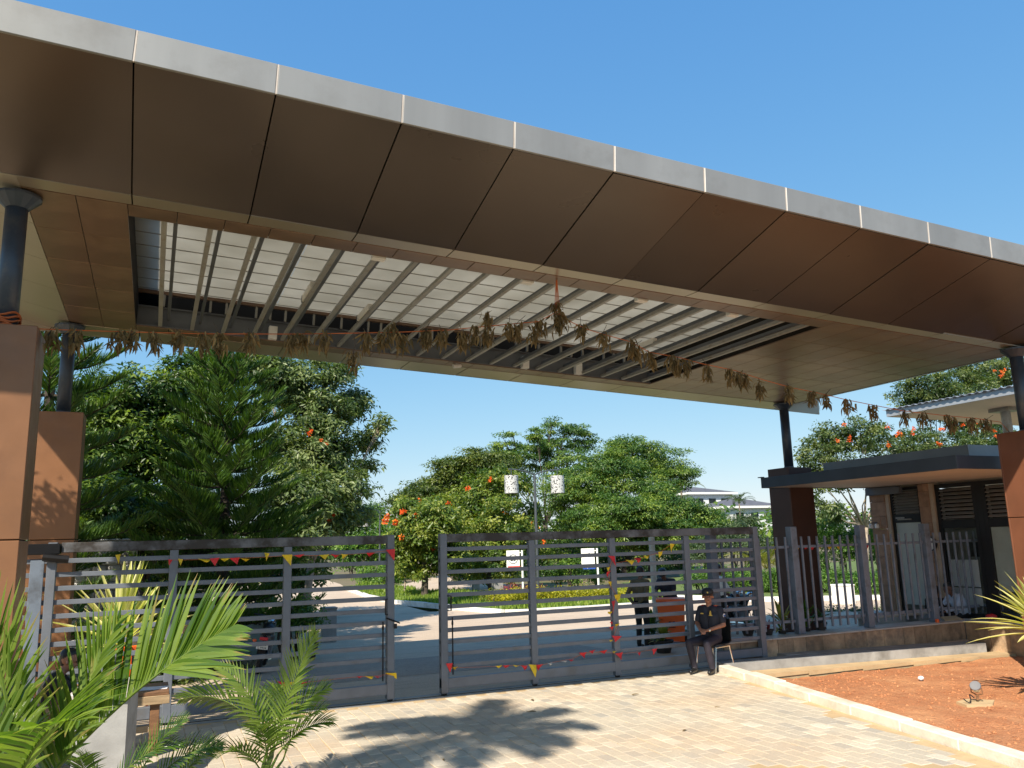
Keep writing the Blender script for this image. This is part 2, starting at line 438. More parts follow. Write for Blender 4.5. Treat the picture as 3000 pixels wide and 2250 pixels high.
mt['road'] = world_mat('concrete_road', (.48, .375, .275), [(.35, .45, .75, (.54, .43, .32), None), (2.2, .52, .8, (.35, .28, .215), (.4, 3, 1)), (14., .6, .75, (.27, .24, .21), (.3, 3., 1))], bscale=40)
mt['bluestone'] = world_mat('blue_grey_cobble', (.33, .27, .215), [(1., .45, .7, (.39, .315, .245), None), (16., .55, .7, (.17, .155, .14), (.6, 2., 1))], bscale=30, bs=.6)
mt['earth'] = world_mat('dry_earth', (.15, .115, .065), [(.5, .45, .65, (.09, .11, .03), None), (6., .5, .7, (.20, .15, .09), None)])
mt['lawn'] = world_mat('lawn_ground', (.10, .145, .030), [(.6, .45, .7, (.14, .17, .045), None), (8., .5, .7, (.07, .11, .02), None)])
def lantern_mat():
    m, N, L, B = nodes('perforated_white_metal')
    f = noise(N, L, 14., 1.5, .4)
    c = ramp(N, L, f, [(.40, (.05, .05, .05)), (.45, (.50, .50, .49))])
    L.new(c, B.inputs['Base Color']); B.inputs['Roughness'].default_value = .5
    return m
mt['lantern'] = lantern_mat()

# ------------------------------------------------------------------ ground, roads, islands
g = MB()
ys = [-80, 12.3, 12.6, 21.9, 40, 900]; zs = [-.6, -.6, -.55, -.45, -.40, -.40]
for i in range(len(ys) - 1):
    g.add([(-900, ys[i], zs[i]), (900, ys[i], zs[i]), (900, ys[i + 1], zs[i + 1]), (-900, ys[i + 1], zs[i + 1])], [(0, 1, 2, 3)])
solo(g, 'ground', mt['earth'], kind='structure')

def sheet(name, poly, z, mat, h=0.12):
    mb = MB(); mb.prism([(p[0], p[1], z - h) for p in poly], (0, 0, h))
    return solo(mb, name, mat, kind='structure')
# forecourt inside the gate: one sheet following the fall of the ground
fy = [12.33, 12.6, 15., 18., 21.9, 30.]
mb = MB()
for i in range(len(fy) - 1):
    for x0, x1 in ((-14, 4), (4, 16), (16, 60)):
        mb.add([(x0, fy[i], gz(fy[i]) - .004), (x1, fy[i], gz(fy[i]) - .004), (x1, fy[i + 1], gz(fy[i + 1]) - .004), (x0, fy[i + 1], gz(fy[i + 1]) - .004)], [(0, 1, 2, 3)])
solo(mb, 'forecourt_road', mt['road'], kind='structure')
mb = MB()
mb.add([(1.6, 14.9, gz(14.9)), (9.2, 14.9, gz(14.9)), (9.2, 17.6, gz(17.6)), (1.6, 17.6, gz(17.6))], [(0, 1, 2, 3)])
solo(mb, 'cobbled_strip', mt['bluestone'], kind='structure')
def gl(x, y): p = atz(x, y, -.25); return (p.x, p.y)
sheet('left_road', [(-1, 29.9), (9.6, 29.9), gl(1156, 1766), gl(1040, 1738), gl(1022, 1728), (11.5, 55), (14, 90), (8, 90), (6, 60), (1.5, 42)], -.254, mt['road'])
sheet('branch_road', [gl(1130, 1724), gl(1165, 1722), gl(1295, 1743), gl(1500, 1741), gl(1500, 1712), gl(1330, 1705), (27, 80), (40, 120), (36, 120), (25.3, 84), (21, 62)], -.252, mt['road'])

mb = MB()
_isl_front = [(1022, 1729), (1080, 1750), (1156, 1767), (1289, 1779), (1384, 1790), (1479, 1798), (1565, 1796), (1700, 1788), (1850, 1777), (1980, 1760)]
_isl_back = [(1980, 1735), (1900, 1734), (1750, 1738), (1500, 1742), (1290, 1743), (1160, 1722), (1060, 1716)]
front = [gl(*p) for p in _isl_front]; back = [gl(*p) for p in _isl_back]
mb.prism([(x, y, -.40) for x, y in front + back], (0, 0, .22))
island = solo(mb, 'traffic_island', mt['lawn'], kind='structure')
for i in range(len(front) - 1):
    a, b = Vector((*front[i], 0)), Vector((*front[i + 1], 0))
    n = max(1, int((b - a).length / .9))
    for k in range(n):
        p, q = a.lerp(b, k / n), a.lerp(b, (k + 1) / n)
        d = (q - p).normalized(); s = Vector((d.y, -d.x, 0)) * .16
        mb = MB(); e = d * .012
        mb.prism([(p + e).to_tuple()[:2] + (-.30,), (q - e).to_tuple()[:2] + (-.30,), (q - e + s).to_tuple()[:2] + (-.30,), (p + e + s).to_tuple()[:2] + (-.30,)], (0, 0, .20 + random.Random(i * 9 + k).uniform(-.01, .01)))
        part(mb, 'kerb_stone', mt['wkerb'], island)
# far side: lawn with a white kerb on the right beyond the fence
mb = MB(); mb.prism([(19.5, 29.2, -.4), (21.4, 25.6, -.4), (26.5, 22.4, -.4), (50, 12, -.4), (120, 30, -.4), (70, 60, -.4), (24, 40, -.4)], (0, 0, .21))
rl = solo(mb, 'lawn', mt['lawn'], kind='structure')
rp = [Vector((19.5, 29.2, 0)), Vector((21.4, 25.6, 0)), Vector((26.5, 22.4, 0)), Vector((38, 16.9, 0))]
for i in range(3):
    n = max(1, int((rp[i + 1] - rp[i]).length / 1.0))
    for k in range(n):
        p, q = rp[i].lerp(rp[i + 1], k / n), rp[i].lerp(rp[i + 1], (k + 1) / n); d = (q - p).normalized(); s = Vector((-d.y, d.x, 0)) * -.16; e = d * .01
        mb = MB(); mb.prism([((p + e).x, (p + e).y, -.32), ((q - e).x, (q - e).y, -.32), ((q - e + s).x, (q - e + s).y, -.32), ((p + e + s).x, (p + e + s).y, -.32)], (0, 0, .24))
        part(mb, 'kerb_stone', mt['wkerb'], rl)
# planting bed behind the left gate, ground for the plants there
mb = MB(); mb.prism([(-9, 13.1, -.4), (.9, 13.1, -.4), (2.3, 19.5, -.4), (3.4, 22.5, -.4), (4.6, 27, -.4), (1.5, 42, -.4), (6, 60, -.4), (-20, 60, -.4), (-20, 13.1, -.4)], (0, 0, .27))
solo(mb, 'planting_bed', mt['earth'], kind='structure')
mb = MB(); mb.prism([(-9, -4, -.55), (1.5, -4, -.55), (1.35, 8.55, -.55), (.6, 8.9, -.55), (-1.0, 8.9, -.55), (-9, 9.2, -.55)], (0, 0, .58))
solo(mb, 'palm_bed', mt['earth'], kind='structure')

# ------------------------------------------------------------------ front driveway of pavers
drive = MB(); drive.prism([(-9, -4, -.5), (7.0, -4, -.5), (7.75, 5.9, -.5), (9.15, 12.28, -.5), (-9, 12.28, -.5)], (0, 0, .4925))
driveway = solo(drive, 'driveway', mt['sand'], kind='structure')
rnd = random.Random(3)
PL, PW, GAP = .235, .165, .0055
pv = []
ncol = int(11.5 / PW)
for i in range(-12, ncol):
    x = -1.8 + i * PW
    for j in range(-2, 60):
        y = 3.5 + (j + (.5 if i % 2 else 0)) * PL
        if y + PL > 12.28 or x < -6: continue
        xr = 7.72 + (y - 5.9) * .2235
        if x + PW > xr - .03: continue
        if x < 1.36 and y < 8.9: continue
        pv.append((x, y))
def paver_box(mb, x, y, t):
    dz = rnd.gauss(0, .0022); tx, ty = rnd.gauss(0, .004), rnd.gauss(0, .004)
    MM = Matrix.Translation((x + PW / 2 + rnd.gauss(0, .002), y + PL / 2, dz)) @ Matrix.Rotation(tx, 4, 'X') @ Matrix.Rotation(ty, 4, 'Y')
    w, l = (PW - GAP) / 2, (PL - GAP) / 2; b = .006
    vs = [(-w, -l, -.05), (w, -l, -.05), (w, l, -.05), (-w, l, -.05), (-w, -l, -b), (w, -l, -b), (w, l, -b), (-w, l, -b), (-w + b, -l + b, 0), (w - b, -l + b, 0), (w - b, l - b, 0), (-w + b, l - b, 0)]
    fs = [(i, (i + 1) % 4, 4 + (i + 1) % 4, 4 + i) for i in range(4)] + [(4 + i, 4 + (i + 1) % 4, 8 + (i + 1) % 4, 8 + i) for i in range(4)] + [(8, 9, 10, 11)]
    mb.add(vs, fs, MM, t)
def tint_for():
    u = rnd.random()
    return rnd.uniform(0, .2) if u < .10 else (rnd.uniform(.8, 1) if u < .22 else rnd.uniform(.3, .75))
def in_view(x, y):
    d = Vector((x, y, -EYE)); z = d.dot(_f); u, v = d.dot(_r) / z, d.dot(_u) / z
    return abs(u) < .635 and v > -.475
vis = sorted([p for p in pv if in_view(*p)], key=lambda p: p[0] ** 2 + p[1] ** 2)
near = set(vis[:300])
rest = MB()
for p in pv:
    if p in near:
        mb = MB(); paver_box(mb, *p, tint_for()); part(mb, 'paver', mt['paver'], driveway)
    elif in_view(*p) or (p[1] > 7 and p[0] > 0): paver_box(rest, *p, tint_for())
part(rest, 'paving', mt['paver'], driveway, kind='stuff')
# gate track slab and rail
mb = MB(); mb.box((-9, 12.285, -.3), (9.6, 12.34, .0)); mb.box((-9, 12.51, -.3), (9.6, 12.62, -.002))
mb.box((-9, 12.34, -.3), (9.6, 12.51, -.03))
solo(mb, 'gate_track_slab', mt['conc'], kind='structure')
mb = MB(); mb.tube([(-4, 12.42, -.012), (10.9, 12.42, -.012)], .016, 6)
solo(mb, 'gate_rail_track', mt['blackmetal'], 'black steel floor rail the grey gates slide along', 'rail', (0, 12.42, 0))

# ------------------------------------------------------------------ kerb and red soil bed
kerb = thing('kerb', 'whitewashed stone kerb between the paved drive and the red soil bed', 'kerb', (8.4, 9, 0))
ka, kb = Vector((9.12, 11.95, 0)), Vector((7.2, 2.0, 0))
nk = 11
for i in range(nk):
    p, q = ka.lerp(kb, i / nk), ka.lerp(kb, (i + 1) / nk); d = (q - p).normalized(); s = Vector((-d.y, d.x, 0))
    L_ = (q - p).length - .012
    MM = Matrix.Translation(p + d * .006) @ Matrix(((s.x, d.x, 0, 0), (s.y, d.y, 0, 0), (0, 0, 1, 0), (0, 0, 0, 1))) @ Matrix.Rotation(rnd.gauss(0, .006), 4, 'Z')
    mb = MB(); mb.box((-.14 + rnd.gauss(0, .006), 0, -.3), (.07 + rnd.gauss(0, .006), L_, .105 + rnd.gauss(0, .006)), .012, MM)
    part(mb, 'kerb_stone', mt['kerb'], kerb)
mb = MB(); mb.prism([(9.02, 12.3, -.1), (8.72, 12.3, -.1), (6.9, 3.0, -.1), (7.25, 3.0, -.1)], (0, 0, .094)); solo(mb, 'kerb_mortar', mt['sand'], kind='structure')
nx, ny = 110, 120
vs = []; fs = []
prs = random.Random(11)
from mathutils import noise as mnoise
for j in range(ny + 1):
    y = 2.0 + (11.42 - 2.0) * j / ny
    xl = 7.25 + (y - 2.0) * .193
    for i in range(nx + 1):
        x = xl + (19 - xl) * (i / nx) ** 1.3
        z = .015 - .028 * max(0, x - xl) ** .8 - .10 * max(0, (y - 9.5) / 2) + .035 * mnoise.noise((x * .9, y * .9, 1)) + .024 * mnoise.noise((x * 3.5, y * 3.5, 4)) + .020 * mnoise.noise((x * 8, y * 8, 7)) - .02
        vs.append((x, y, z))
W = nx + 1
for j in range(ny):
    for i in range(nx): fs.append((j * W + i, j * W + i + 1, (j + 1) * W + i + 1, (j + 1) * W + i))
mb = MB(); mb.add(vs, fs)
smooth(solo(mb, 'soil_bed', mt['soil'], kind='structure'))
# clods and pebbles
mb = MB()
for k in range(900):
    y = rnd.uniform(4.5, 11.3); x = 7.45 + (y - 2.) * .193 + abs(rnd.gauss(0, 3)); r_ = rnd.uniform(.008, .03)
    xl = 7.25 + (y - 2.0) * .193
    z = .015 - .028 * max(0, x - xl) ** .8 - .10 * max(0, (y - 9.5) / 2) + .035 * mnoise.noise((x * .9, y * .9, 1)) + .018 * mnoise.noise((x * 3.5, y * 3.5, 4)) - .02
    c = Vector((x, y, z)); pts = [c + Vector((r_ * rnd.uniform(.6, 1.4) * a, r_ * rnd.uniform(.6, 1.4) * b, r_ * cz)) for a, b, cz in ((1, 0, 0), (0, 1, .1), (-1, 0, 0), (0, -1, .1), (0, 0, .9), (0, 0, -.6))]
    mb.add(pts, [(0, 1, 4), (1, 2, 4), (2, 3, 4), (3, 0, 4), (1, 0, 5), (2, 1, 5), (3, 2, 5), (0, 3, 5)])
solo(mb, 'soil_clods', mt['soil'], 'crumbs of dry red earth strewn over the soil bed', 'soil', kind='stuff')

# ------------------------------------------------------------------ entrance canopy (built level, tilted along its length as in the photograph)
PHI = math.atan(.047)
canopy = thing('entrance_canopy', 'long brown panelled gateway canopy with a slatted skylight in its ceiling', 'canopy', (0, 0, 6.11))
canopy.rotation_euler = (0, PHI, 0)
mt['jstrip'] = M('pale_sealant', (.50, .44, .39), .6)
WL[canopy.name] = Vector((0, 0, 0))
CX0, CX1 = -3.9, 16.1
YF, YW, YT, YO, YR, YB, YE = 7.42, 9.31, 9.62, 9.97, 15.13, 15.5, 16.3
ZF, ZT = .50, .81
G = .008
fx = [CX0] + [-.4 + 1.25 * k for k in range(-2, 13)] + [CX1]
def slab4(mb, pts, up):                    # thin panel from four underside corners
    mb.prism(pts, up)
for i in range(len(fx) - 1):
    a, b = fx[i] + G, fx[i + 1] - G
    mb = MB(); mb.box((a, YF - .004, ZF), (b, YF + .03, ZT + .012), .006); part(mb, 'fascia_panel', mt['fascia'], canopy)
    if i: mb = MB(); mb.box((fx[i] - G + .001, YF - .001, ZF + .004), (fx[i] + G - .001, YF + .02, ZT + .008)); part(mb, 'joint_strip', mt['jstrip'], canopy)
    mb = MB(); slab4(mb, [(a, YF + .03, ZF + .002), (b, YF + .03, ZF + .002), (b, YW - G, .004), (a, YW - G, .004)], (0, .01, .03)); part(mb, 'soffit_panel', mt['soffit'], canopy).rotation_euler = (rnd.gauss(0, .0012), rnd.gauss(0, .0008), 0)
    if fx[i + 1] > -1.4 and fx[i] < 14.4:
        aa, bb = max(a, -1.5), min(b, 14.45)
        mb = MB(); slab4(mb, [(aa, YW, .0), (bb, YW, .0), (bb, YT - G, .012), (aa, YT - G, .012)], (0, 0, .03)); part(mb, 'edge_strip_panel', mt['strip'], canopy)
        mb = MB(); mb.box((aa, YB + G, 0), (bb, YE - .02, .03), .004); part(mb, 'edge_strip_panel', mt['strip'], canopy)
    mb = MB(); mb.box((a, YE - .012, 0), (b, YE + .02, ZT), .004); part(mb, 'fascia_panel', mt['fascia'], canopy)
mb = MB(); slab4(mb, [(CX0 + .05, YF + .06, ZF + .055), (CX1 - .05, YF + .06, ZF + .055), (CX1 - .05, YW, .075), (CX0 + .05, YW, .075)], (0, 0, .012)); part(mb, 'soffit_backing', mt['joint'], canopy)  # unseen slab added to keep light from leaking through the panel joints
# the ends, sloping up and outward
for xa, xb, zz in ((-1.5, CX0 + .02, .5), (14.45, CX1 - .02, .42)):
    n = 5
    for k in range(n):
        y0, y1 = YW + (YE - .03 - YW) * k / n + .004, YW + (YE - .03 - YW) * (k + 1) / n - .004
        pts = [(xa, y0, 0), (xb, y0, zz), (xb, y1, zz), (xa, y1, 0)]
        if xb > xa: pts = [pts[0], pts[3], pts[2], pts[1]][::-1]
        mb = MB(); slab4(mb, pts, (0, 0, .03)); part(mb, 'end_soffit_panel', mt['strip'] if xb < 0 else mt['soffit'], canopy)
    mb = MB(); mb.box((min(xa, xb) if xb < 0 else xb, YF + .04, zz), ((min(xa, xb) if xb < 0 else xb) + .03, YE - .02, ZT), .004); part(mb, 'end_fascia', mt['fascia'], canopy)
    for yy in (YW, YE - .03):
        mb = MB(); mb.prism([(xa, yy, .001), (xb, yy, .002), (xb, yy, zz)], (0, .012, 0)); part(mb, 'closure_plate', mt['strip'], canopy)
# flat ceiling tiles round the skylight
tile_cache = {}
def tile(x0, x1, y0, y1):
    w, l = round(x1 - x0 - G, 4), round(y1 - y0 - G, 4)
    if (w, l) not in tile_cache:
        t = MB(); t.box((-w / 2, -l / 2, 0), (w / 2, l / 2, .02), .003); tile_cache[w, l] = fresh_mesh('ceiling_tile', t, mt['tile'])
    o = part(tile_cache[w, l], 'ceiling_tile', None, canopy); o.location = ((x0 + x1) / 2, (y0 + y1) / 2, .006)
SX0, SX1 = -.45, 10.06
nt = 20
for k in range(nt):
    a, b = SX0 + (SX1 - SX0) * k / nt, SX0 + (SX1 - SX0) * (k + 1) / nt
    tile(a, b, YT, YO); tile(a, b, YR, YB)
for (x0, x1, n) in ((-1.5, SX0, 2), (SX1, 14.45, 8)):
    for k in range(n):
        a, b = x0 + (x1 - x0) * k / n, x0 + (x1 - x0) * (k + 1) / n
        for j in range(5): tile(a, b, YT + (YB - YT) * j / 5, YT + (YB - YT) * (j + 1) / 5)
# roof deck with the skylight opening
mb = MB()
mb.box((CX0, YF + .03, ZT - .03), (CX1, 9.5, ZT)); mb.box((CX0, 15.45, ZT - .03), (CX1, YE, ZT))
mb.box((CX0, 9.5, ZT - .03), (-.28, 15.45, ZT)); mb.box((10.25, 9.5, ZT - .03), (CX1, 15.45, ZT))
part(mb, 'roof_deck', mt['deck'], canopy)
mb = MB(); mb.box((SX0 - .02, YO - .03, .03), (SX1 + .02, YO - .005, ZT - .03)); mb.box((SX0 - .03, YO, .03), (SX0 - .005, 15.45, .50)); mb.box((-.95, 9.4, .64), (-.92, 15.45, ZT - .03)); mb.box((-.95, YO, .47), (SX0 - .03, 15.45, .5)); mb.box((SX1 + .005, YO, .03), (SX1 + .03, 15.45, .62))
part(mb, 'opening_lining', mt['joint'], canopy)
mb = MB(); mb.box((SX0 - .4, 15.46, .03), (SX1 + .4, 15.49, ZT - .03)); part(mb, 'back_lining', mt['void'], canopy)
mb = MB(); mb.box((SX0, 15.14, .035), (SX1, 15.155, .37)); mb.box((SX0, 15.10, .36), (SX1, 15.20, .385)); mb.box((SX0, 15.10, .024), (SX1, 15.20, .045))
part(mb, 'steel_beam', mt['beam'], canopy)
mb = MB(); mb.box((SX0 - .3, 15.02, .60), (SX1 + .2, 15.10, .655)); part(mb, 'sheet_support_rail', mt['tile'], canopy)
# skylight sheets
def sheet_mat():
    m, N, L, B = nodes('translucent_roof_sheet')
    c = ramp(N, L, noise(N, L, .8, 4), [(.3, (.50, .48, .42)), (.7, (.64, .62, .56))])
    L.new(c, B.inputs['Base Color']); B.inputs['Roughness'].default_value = .25
    t = N.new('ShaderNodeBsdfTranslucent'); L.new(c, t.inputs[0])
    mx = N.new('ShaderNodeMixShader'); mx.inputs[0].default_value = .62
    L.new(B.outputs[0], mx.inputs[1]); L.new(t.outputs[0], mx.inputs[2]); L.new(mx.outputs[0], N['Material Output'].inputs[0])
    return m
mt['sheet'] = sheet_mat()
y = 9.45
while y < 15.05:
    y1 = min(y + .545, 15.08)
    for k in range(4):
        xa = -.92 + 2.78 * k
        mb = MB(); mb.box((xa, y, .66), (xa + 2.775, y1, .668)); part(mb, 'skylight_sheet', mt['sheet'], canopy)
    if y > 9.5:
        mb = MB(); mb.box((-.9, y - .014, .652), (10.2, y + .006, .676)); part(mb, 'seam_bar', mt['galv'], canopy)
    y = y1 + .006
# rafters in pairs
rm = MB(); rm.box((-.032, 9.90, .0), (.032, 15.13, .055), .004); rme = fresh_mesh('rafter', rm, mt['galv'])
um = MB(); um.box((-.025, 9.6, -.03), (.025, 15.1, .03)); ume = fresh_mesh('purlin', um, mt['beam'])
sm_ = MB(); sm_.box((-.02, -.02, 0), (.02, .02, .25)); sme = fresh_mesh('strut', sm_, mt['galv'])
for k in range(20):
    x = -.065 + .522 * k
    o = part(rme, 'rafter', None, canopy); o.location = (x, 0, .028)
    o = part(ume, 'purlin', None, canopy); o.location = (x + .125, 0, .185)
    o = part(sme, 'strut', None, canopy); o.location = (x + .02, 15.06, .386)
    if k % 2: o = part(sme, 'strut', None, canopy); o.location = (x + .27, 15.06, .386)
for x in (1.84, 8.2, 6.95):
    mb = MB(); mb.box((x - .075, 15.0, .02 if x != 6.95 else .015), (x + .075, 15.13, .26), .006); part(mb, 'lamp_box', mt['whitebox'], canopy)
for x in (2.55, 4.7, 6.6, 8.3):
    mb = MB(); mb.box((x - .09, YO + .01, -.02), (x + .09, YO + .12, .08), .006); part(mb, 'lamp_box', mt['whitebox'], canopy)
for x, yy in ((2.02, 12.6), (5.1, 13.2), (8.3, 13.0), (3.06, 13.3)):
    mb = MB(); mb.box((x - .05, yy - .75, .06), (x + .05, yy, .16), .004); part(mb, 'tube_light', mt['whitebox'], canopy)
    mb = MB(); mb.box((x - .052, yy, .06), (x + .052, yy + .06, .165)); part(mb, 'lamp_end_cap', mt['black'], canopy)
mb = MB(); MM = Matrix.Translation((5.55, 15.3, -.03)) @ Matrix.Rotation(R(80), 4, 'Y')
mb.lathe([(.035, -.1), (.045, -.1), (.045, .06), (.03, .08)], 12, M=MM); mb.box((5.50, 15.27, -.03), (5.56, 15.33, .01)); part(mb, 'security_camera', mt['whitebox'], canopy)

# ------------------------------------------------------------------ four pillars with steel poles
def pillar(name, label, cx, cy, ztop, zbase, mat, joint, half=.34):
    t = thing(name, label, 'pillar', (cx, cy, zbase), 'pillars carrying the entrance canopy')
    zz = [zbase - .3] + [j for j in joint if zbase < j < ztop] + [ztop]
    for k in range(len(zz) - 1):
        a, b = zz[k] + (.006 if k else 0), zz[k + 1] - (.006 if k < len(zz) - 2 else 0)
        for (x0, x1, y0, y1, nm) in ((-half, half, -half, -half + .03, 0), (-half, half, half - .03, half, 0), (-half, -half + .03, -half + .032, half - .032, 0), (half - .03, half, -half + .032, half - .032, 0)):
            mb = MB(); mb.box((cx + x0, cy + y0, a), (cx + x1, cy + y1, b), .006); part(mb, 'cladding_panel', mat, t)
    mb = MB(); mb.box((cx - half + .03, cy - half + .03, zbase - .3), (cx + half - .03, cy + half - .03, ztop - .05)); part(mb, 'core', mt['joint'], t)
    mb = MB(); mb.box((cx - half + .032, cy - half + .032, ztop - .04), (cx + half - .032, cy + half - .032, ztop - .012)); part(mb, 'cap_plate', mat, t)
    zc = 6.11 - .047 * cx
    mb = MB(); mb.tube([(cx, cy, ztop - .03), (cx, cy, zc - .01)], .11, 20); part(mb, 'pole', mt['pole'], t, sm=False).data.polygons.foreach_set('use_smooth', [True] * 20 + [False] * 2)
    mb = MB(); mb.lathe([(.115, 0), (.24, .12), (.24, .15), (.115, .15)], 16, (cx, cy, zc - .17)); part(mb, 'pole_collar', mt['pole'], t)
    mb = MB(); mb.lathe([(.2, 0), (.2, .02), (.116, .03), (.116, .06)], 16, (cx, cy, ztop - .012)); part(mb, 'base_ring', mt['pole'], t)
    return t
pfl = pillar('canopy_pillar', 'rust brown pillar in front of the left gate, a sunlit diagonal across it', -1.55, 9.85, 4.63, 0, mt['corten'], (2.43,))
pillar('canopy_pillar', 'rust brown pillar standing behind the left end of the slatted gate', -1.5, 15.6, 4.60, -.1, mt['corten'], (2.5,), .335)
pillar('canopy_pillar', 'dark brown shaded pillar beside the guardhouse roof behind the picket fence', 14.16, 15.5, 3.83, -.1, mt['shadecorten'], (), .36)
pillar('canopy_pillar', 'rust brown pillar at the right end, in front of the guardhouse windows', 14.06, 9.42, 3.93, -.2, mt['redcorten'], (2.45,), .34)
mb = MB()
for k in range(5):
    pts = []
    for i in range(25):
        w = 2 * math.pi * i / 24; pts.append((-1.55 + .13 * math.cos(w), 9.85 + .13 * math.sin(w), 4.66 + .035 * k + .02 * math.sin(3 * w + k)))
    mb.tube(pts, .012, 5)
solo(mb, 'twine_wrap', mt['rope'], 'orange twine wound round the left front pole above its pillar', 'twine', (-1.55, 9.85, 4.65))

# ------------------------------------------------------------------ the two sliding gate leaves
GY = 12.42
SLZ = [2.184 - .176 * k for k in range(11)]
def gate_leaf(label, x0, x1, stiles, rail0):
    t = thing('sliding_gate', label, 'gate', ((x0 + x1) / 2, GY, 0), 'grey slatted gate leaves')
    mb = MB(); mb.box((rail0, GY - .055, 2.29), (x1, GY + .055, 2.42), .006); part(mb, 'top_rail', mt['rail'], t)
    mb = MB(); mb.box((x0, GY - .045, .10), (x1 - .01, GY + .045, .25), .006); part(mb, 'bottom_rail', mt['gate'], t)
    for z in SLZ:
        mb = MB(); mb.box((x0, GY - .024, z - .031), (x1 - .02, GY + .024, z + .031), .004); part(mb, 'slat', mt['gate'], t)
    for i, sx in enumerate(stiles):
        last = i in (0, len(stiles) - 1)
        mb = MB(); mb.box((sx - .055, GY - .062 if last else GY - .05, .03), (sx + .055, GY + .062 if last else GY + .05, 2.424 if last else 2.288), .006); part(mb, 'stile', mt['gate'], t)
        mb = MB(); mb.tube([(sx, GY - .02, .035), (sx, GY + .02, .035)], .045, 14); part(mb, 'roller_wheel', mt['blackmetal'], t)
    return t
lst = [aty(px, py, GY - .05).x for px, py in ((142, 1771), (501, 1816), (842, 1726), (1145, 1771))]
rst = [aty(px, py, GY - .05).x for px, py in ((1301, 1749), (1563, 1749), (1802, 1749), (2018, 1681), (2222, 1681))]
gl_ = gate_leaf('left slatted steel gate leaf, its near end sunlit behind the palm', lst[0] - .5, lst[-1] + .055, lst, lst[0] + .1)
gr_ = gate_leaf('longer slatted steel gate leaf the seated guard sits in front of', rst[0] - .055, rst[-1] + .055, rst, rst[0] - .02)
mb = MB(); mb.box((lst[0] - .24, GY - .08, .1), (lst[0] - .08, GY - .066, 2.2), .004); part(mb, 'end_plate', mt['fence'], gl_)
mb = MB(); mb.box((lst[0] - .62, GY - .1, 2.27), (lst[0] + .09, GY + .1, 2.41), .01); mb.tube([(lst[0] - .1, GY - .12, 2.24), (lst[0] + .2, GY - .12, 2.2)], .05, 8); part(mb, 'guide_bracket', mt['blackmetal'], gl_)
for t, sx, sd in ((gl_, lst[-1], -1), (gr_, rst[0], 1)):
    hx = sx + sd * .075
    mb = MB(); mb.tube([(sx + sd * .05, GY - .05, 1.47), (hx + sd * .02, GY - .10, 1.47), (hx + sd * .02, GY - .10, 1.25), (sx + sd * .05, GY - .05, 1.25)], .011, 6); part(mb, 'handle', mt['blackmetal'], t)
    mb = MB(); mb.tube([(hx + sd * .05, GY - .07, 1.15), (hx + sd * .05, GY - .07, .3)], .011, 6); mb.ell((hx + sd * .05, GY - .07, 1.06), (.018, .018, .05), 8, 6); part(mb, 'drop_bolt', mt['blackmetal'], t)
mb = MB()
for k in range(7): mb.tube([(lst[-1] - .07 + .03 * k, GY - .07, 1.2 - .012 * k), (lst[-1] - .05 + .03 * k, GY - .085, 1.185 - .012 * k)], .012, 5)
mb.box((lst[-1] + .04, GY - .10, 1.04), (lst[-1] + .085, GY - .07, 1.11), .005)
part(mb, 'chain_lock', mt['blackmetal'], gl_)

# ------------------------------------------------------------------ stone plinth wall, coping, picket fence
WY = 12.52
wall = thing('stone_wall', 'low brown slate faced wall carrying the picket fence', 'wall', (12.5, WY + .3, 0))
WX0, WX1 = 9.55, 15.8
zb = lambda x: .06 - .02 * (x - 10.3)
ZC = .375
mb = MB(); mb.box((WX0, WY + .03, -.4), (WX1 + .3, WY + .5, ZC - .03)); part(mb, 'core', mt['conc'], wall)
xs = WX0
while xs < WX1 - .02:
    w = min(rnd.uniform(.3, .62), WX1 - xs)
    mb = MB(); mb.box((xs + .003, WY + rnd.uniform(-.006, .004), -.3), (xs + w - .003, WY + .03, ZC - .032), .005, t=rnd.random()); part(mb, 'stone_tile', mt['stone'], wall); xs += w
ys_ = WY - .01
while ys_ > 7.5:
    w = rnd.uniform(.35, .6)
    mb = MB(); mb.box((WX1 + rnd.uniform(-.006, .004), ys_ - w + .003, -.35), (WX1 + .03, ys_ - .003, ZC - .032), .005, t=rnd.random()); part(mb, 'stone_tile', mt['stone'], wall); ys_ -= w
mb = MB(); mb.box((WX1 + .03, 7.4, -.4), (WX1 + .5, WY + .03, ZC - .03)); part(mb, 'core', mt['conc'], wall)
xs = WX0
while xs < WX1:
    w = min(1.1, WX1 + .5 - xs)
    mb = MB(); mb.box((xs + .002, WY - .035, ZC - .03), (xs + w - .002, WY + .52, ZC), .006); part(mb, 'coping_slab', mt['marble'], wall); xs += w
ys_ = WY - .04
while ys_ > 7.6:
    mb = MB(); mb.box((WX1 - .03, ys_ - 1.1, ZC - .03), (WX1 + .52, ys_ - .003, ZC), .006); part(mb, 'coping_slab', mt['marble'], wall); ys_ -= 1.103
FY = 12.75
fence = thing('picket_fence', 'blue grey steel picket fence on the stone wall beside the gate', 'fence', (12.4, FY, ZC))
posts = [aty(px, py, FY).x for px, py in ((2092, 1720), (2333, 1730), (2536, 1720), (2726, 1710))]
posts.append(posts[-1] + 3.3)
for i, px in enumerate(posts):
    mb = MB(); mb.box((px - .078, FY - .078, ZC), (px + .078, FY + .078, 2.41), .008); part(mb, 'post', mt['fence'], fence)
for i in range(len(posts) - 1):
    a, b = posts[i] + .097, posts[i + 1] - .097
    for z in (2.02, .62):
        mb = MB(); mb.box((a, FY - .02, z - .025), (b, FY + .02, z + .025)); part(mb, 'rail', mt['fence'], fence)
    n = 8 if i < 3 else 15
    for k in range(n):
        x = a + (b - a) * (k + .5) / n
        mb = MB(); mb.box((x - .019, FY - .058, .47), (x + .019, FY - .022, 2.215), .004); part(mb, 'picket', mt['fence'], fence)
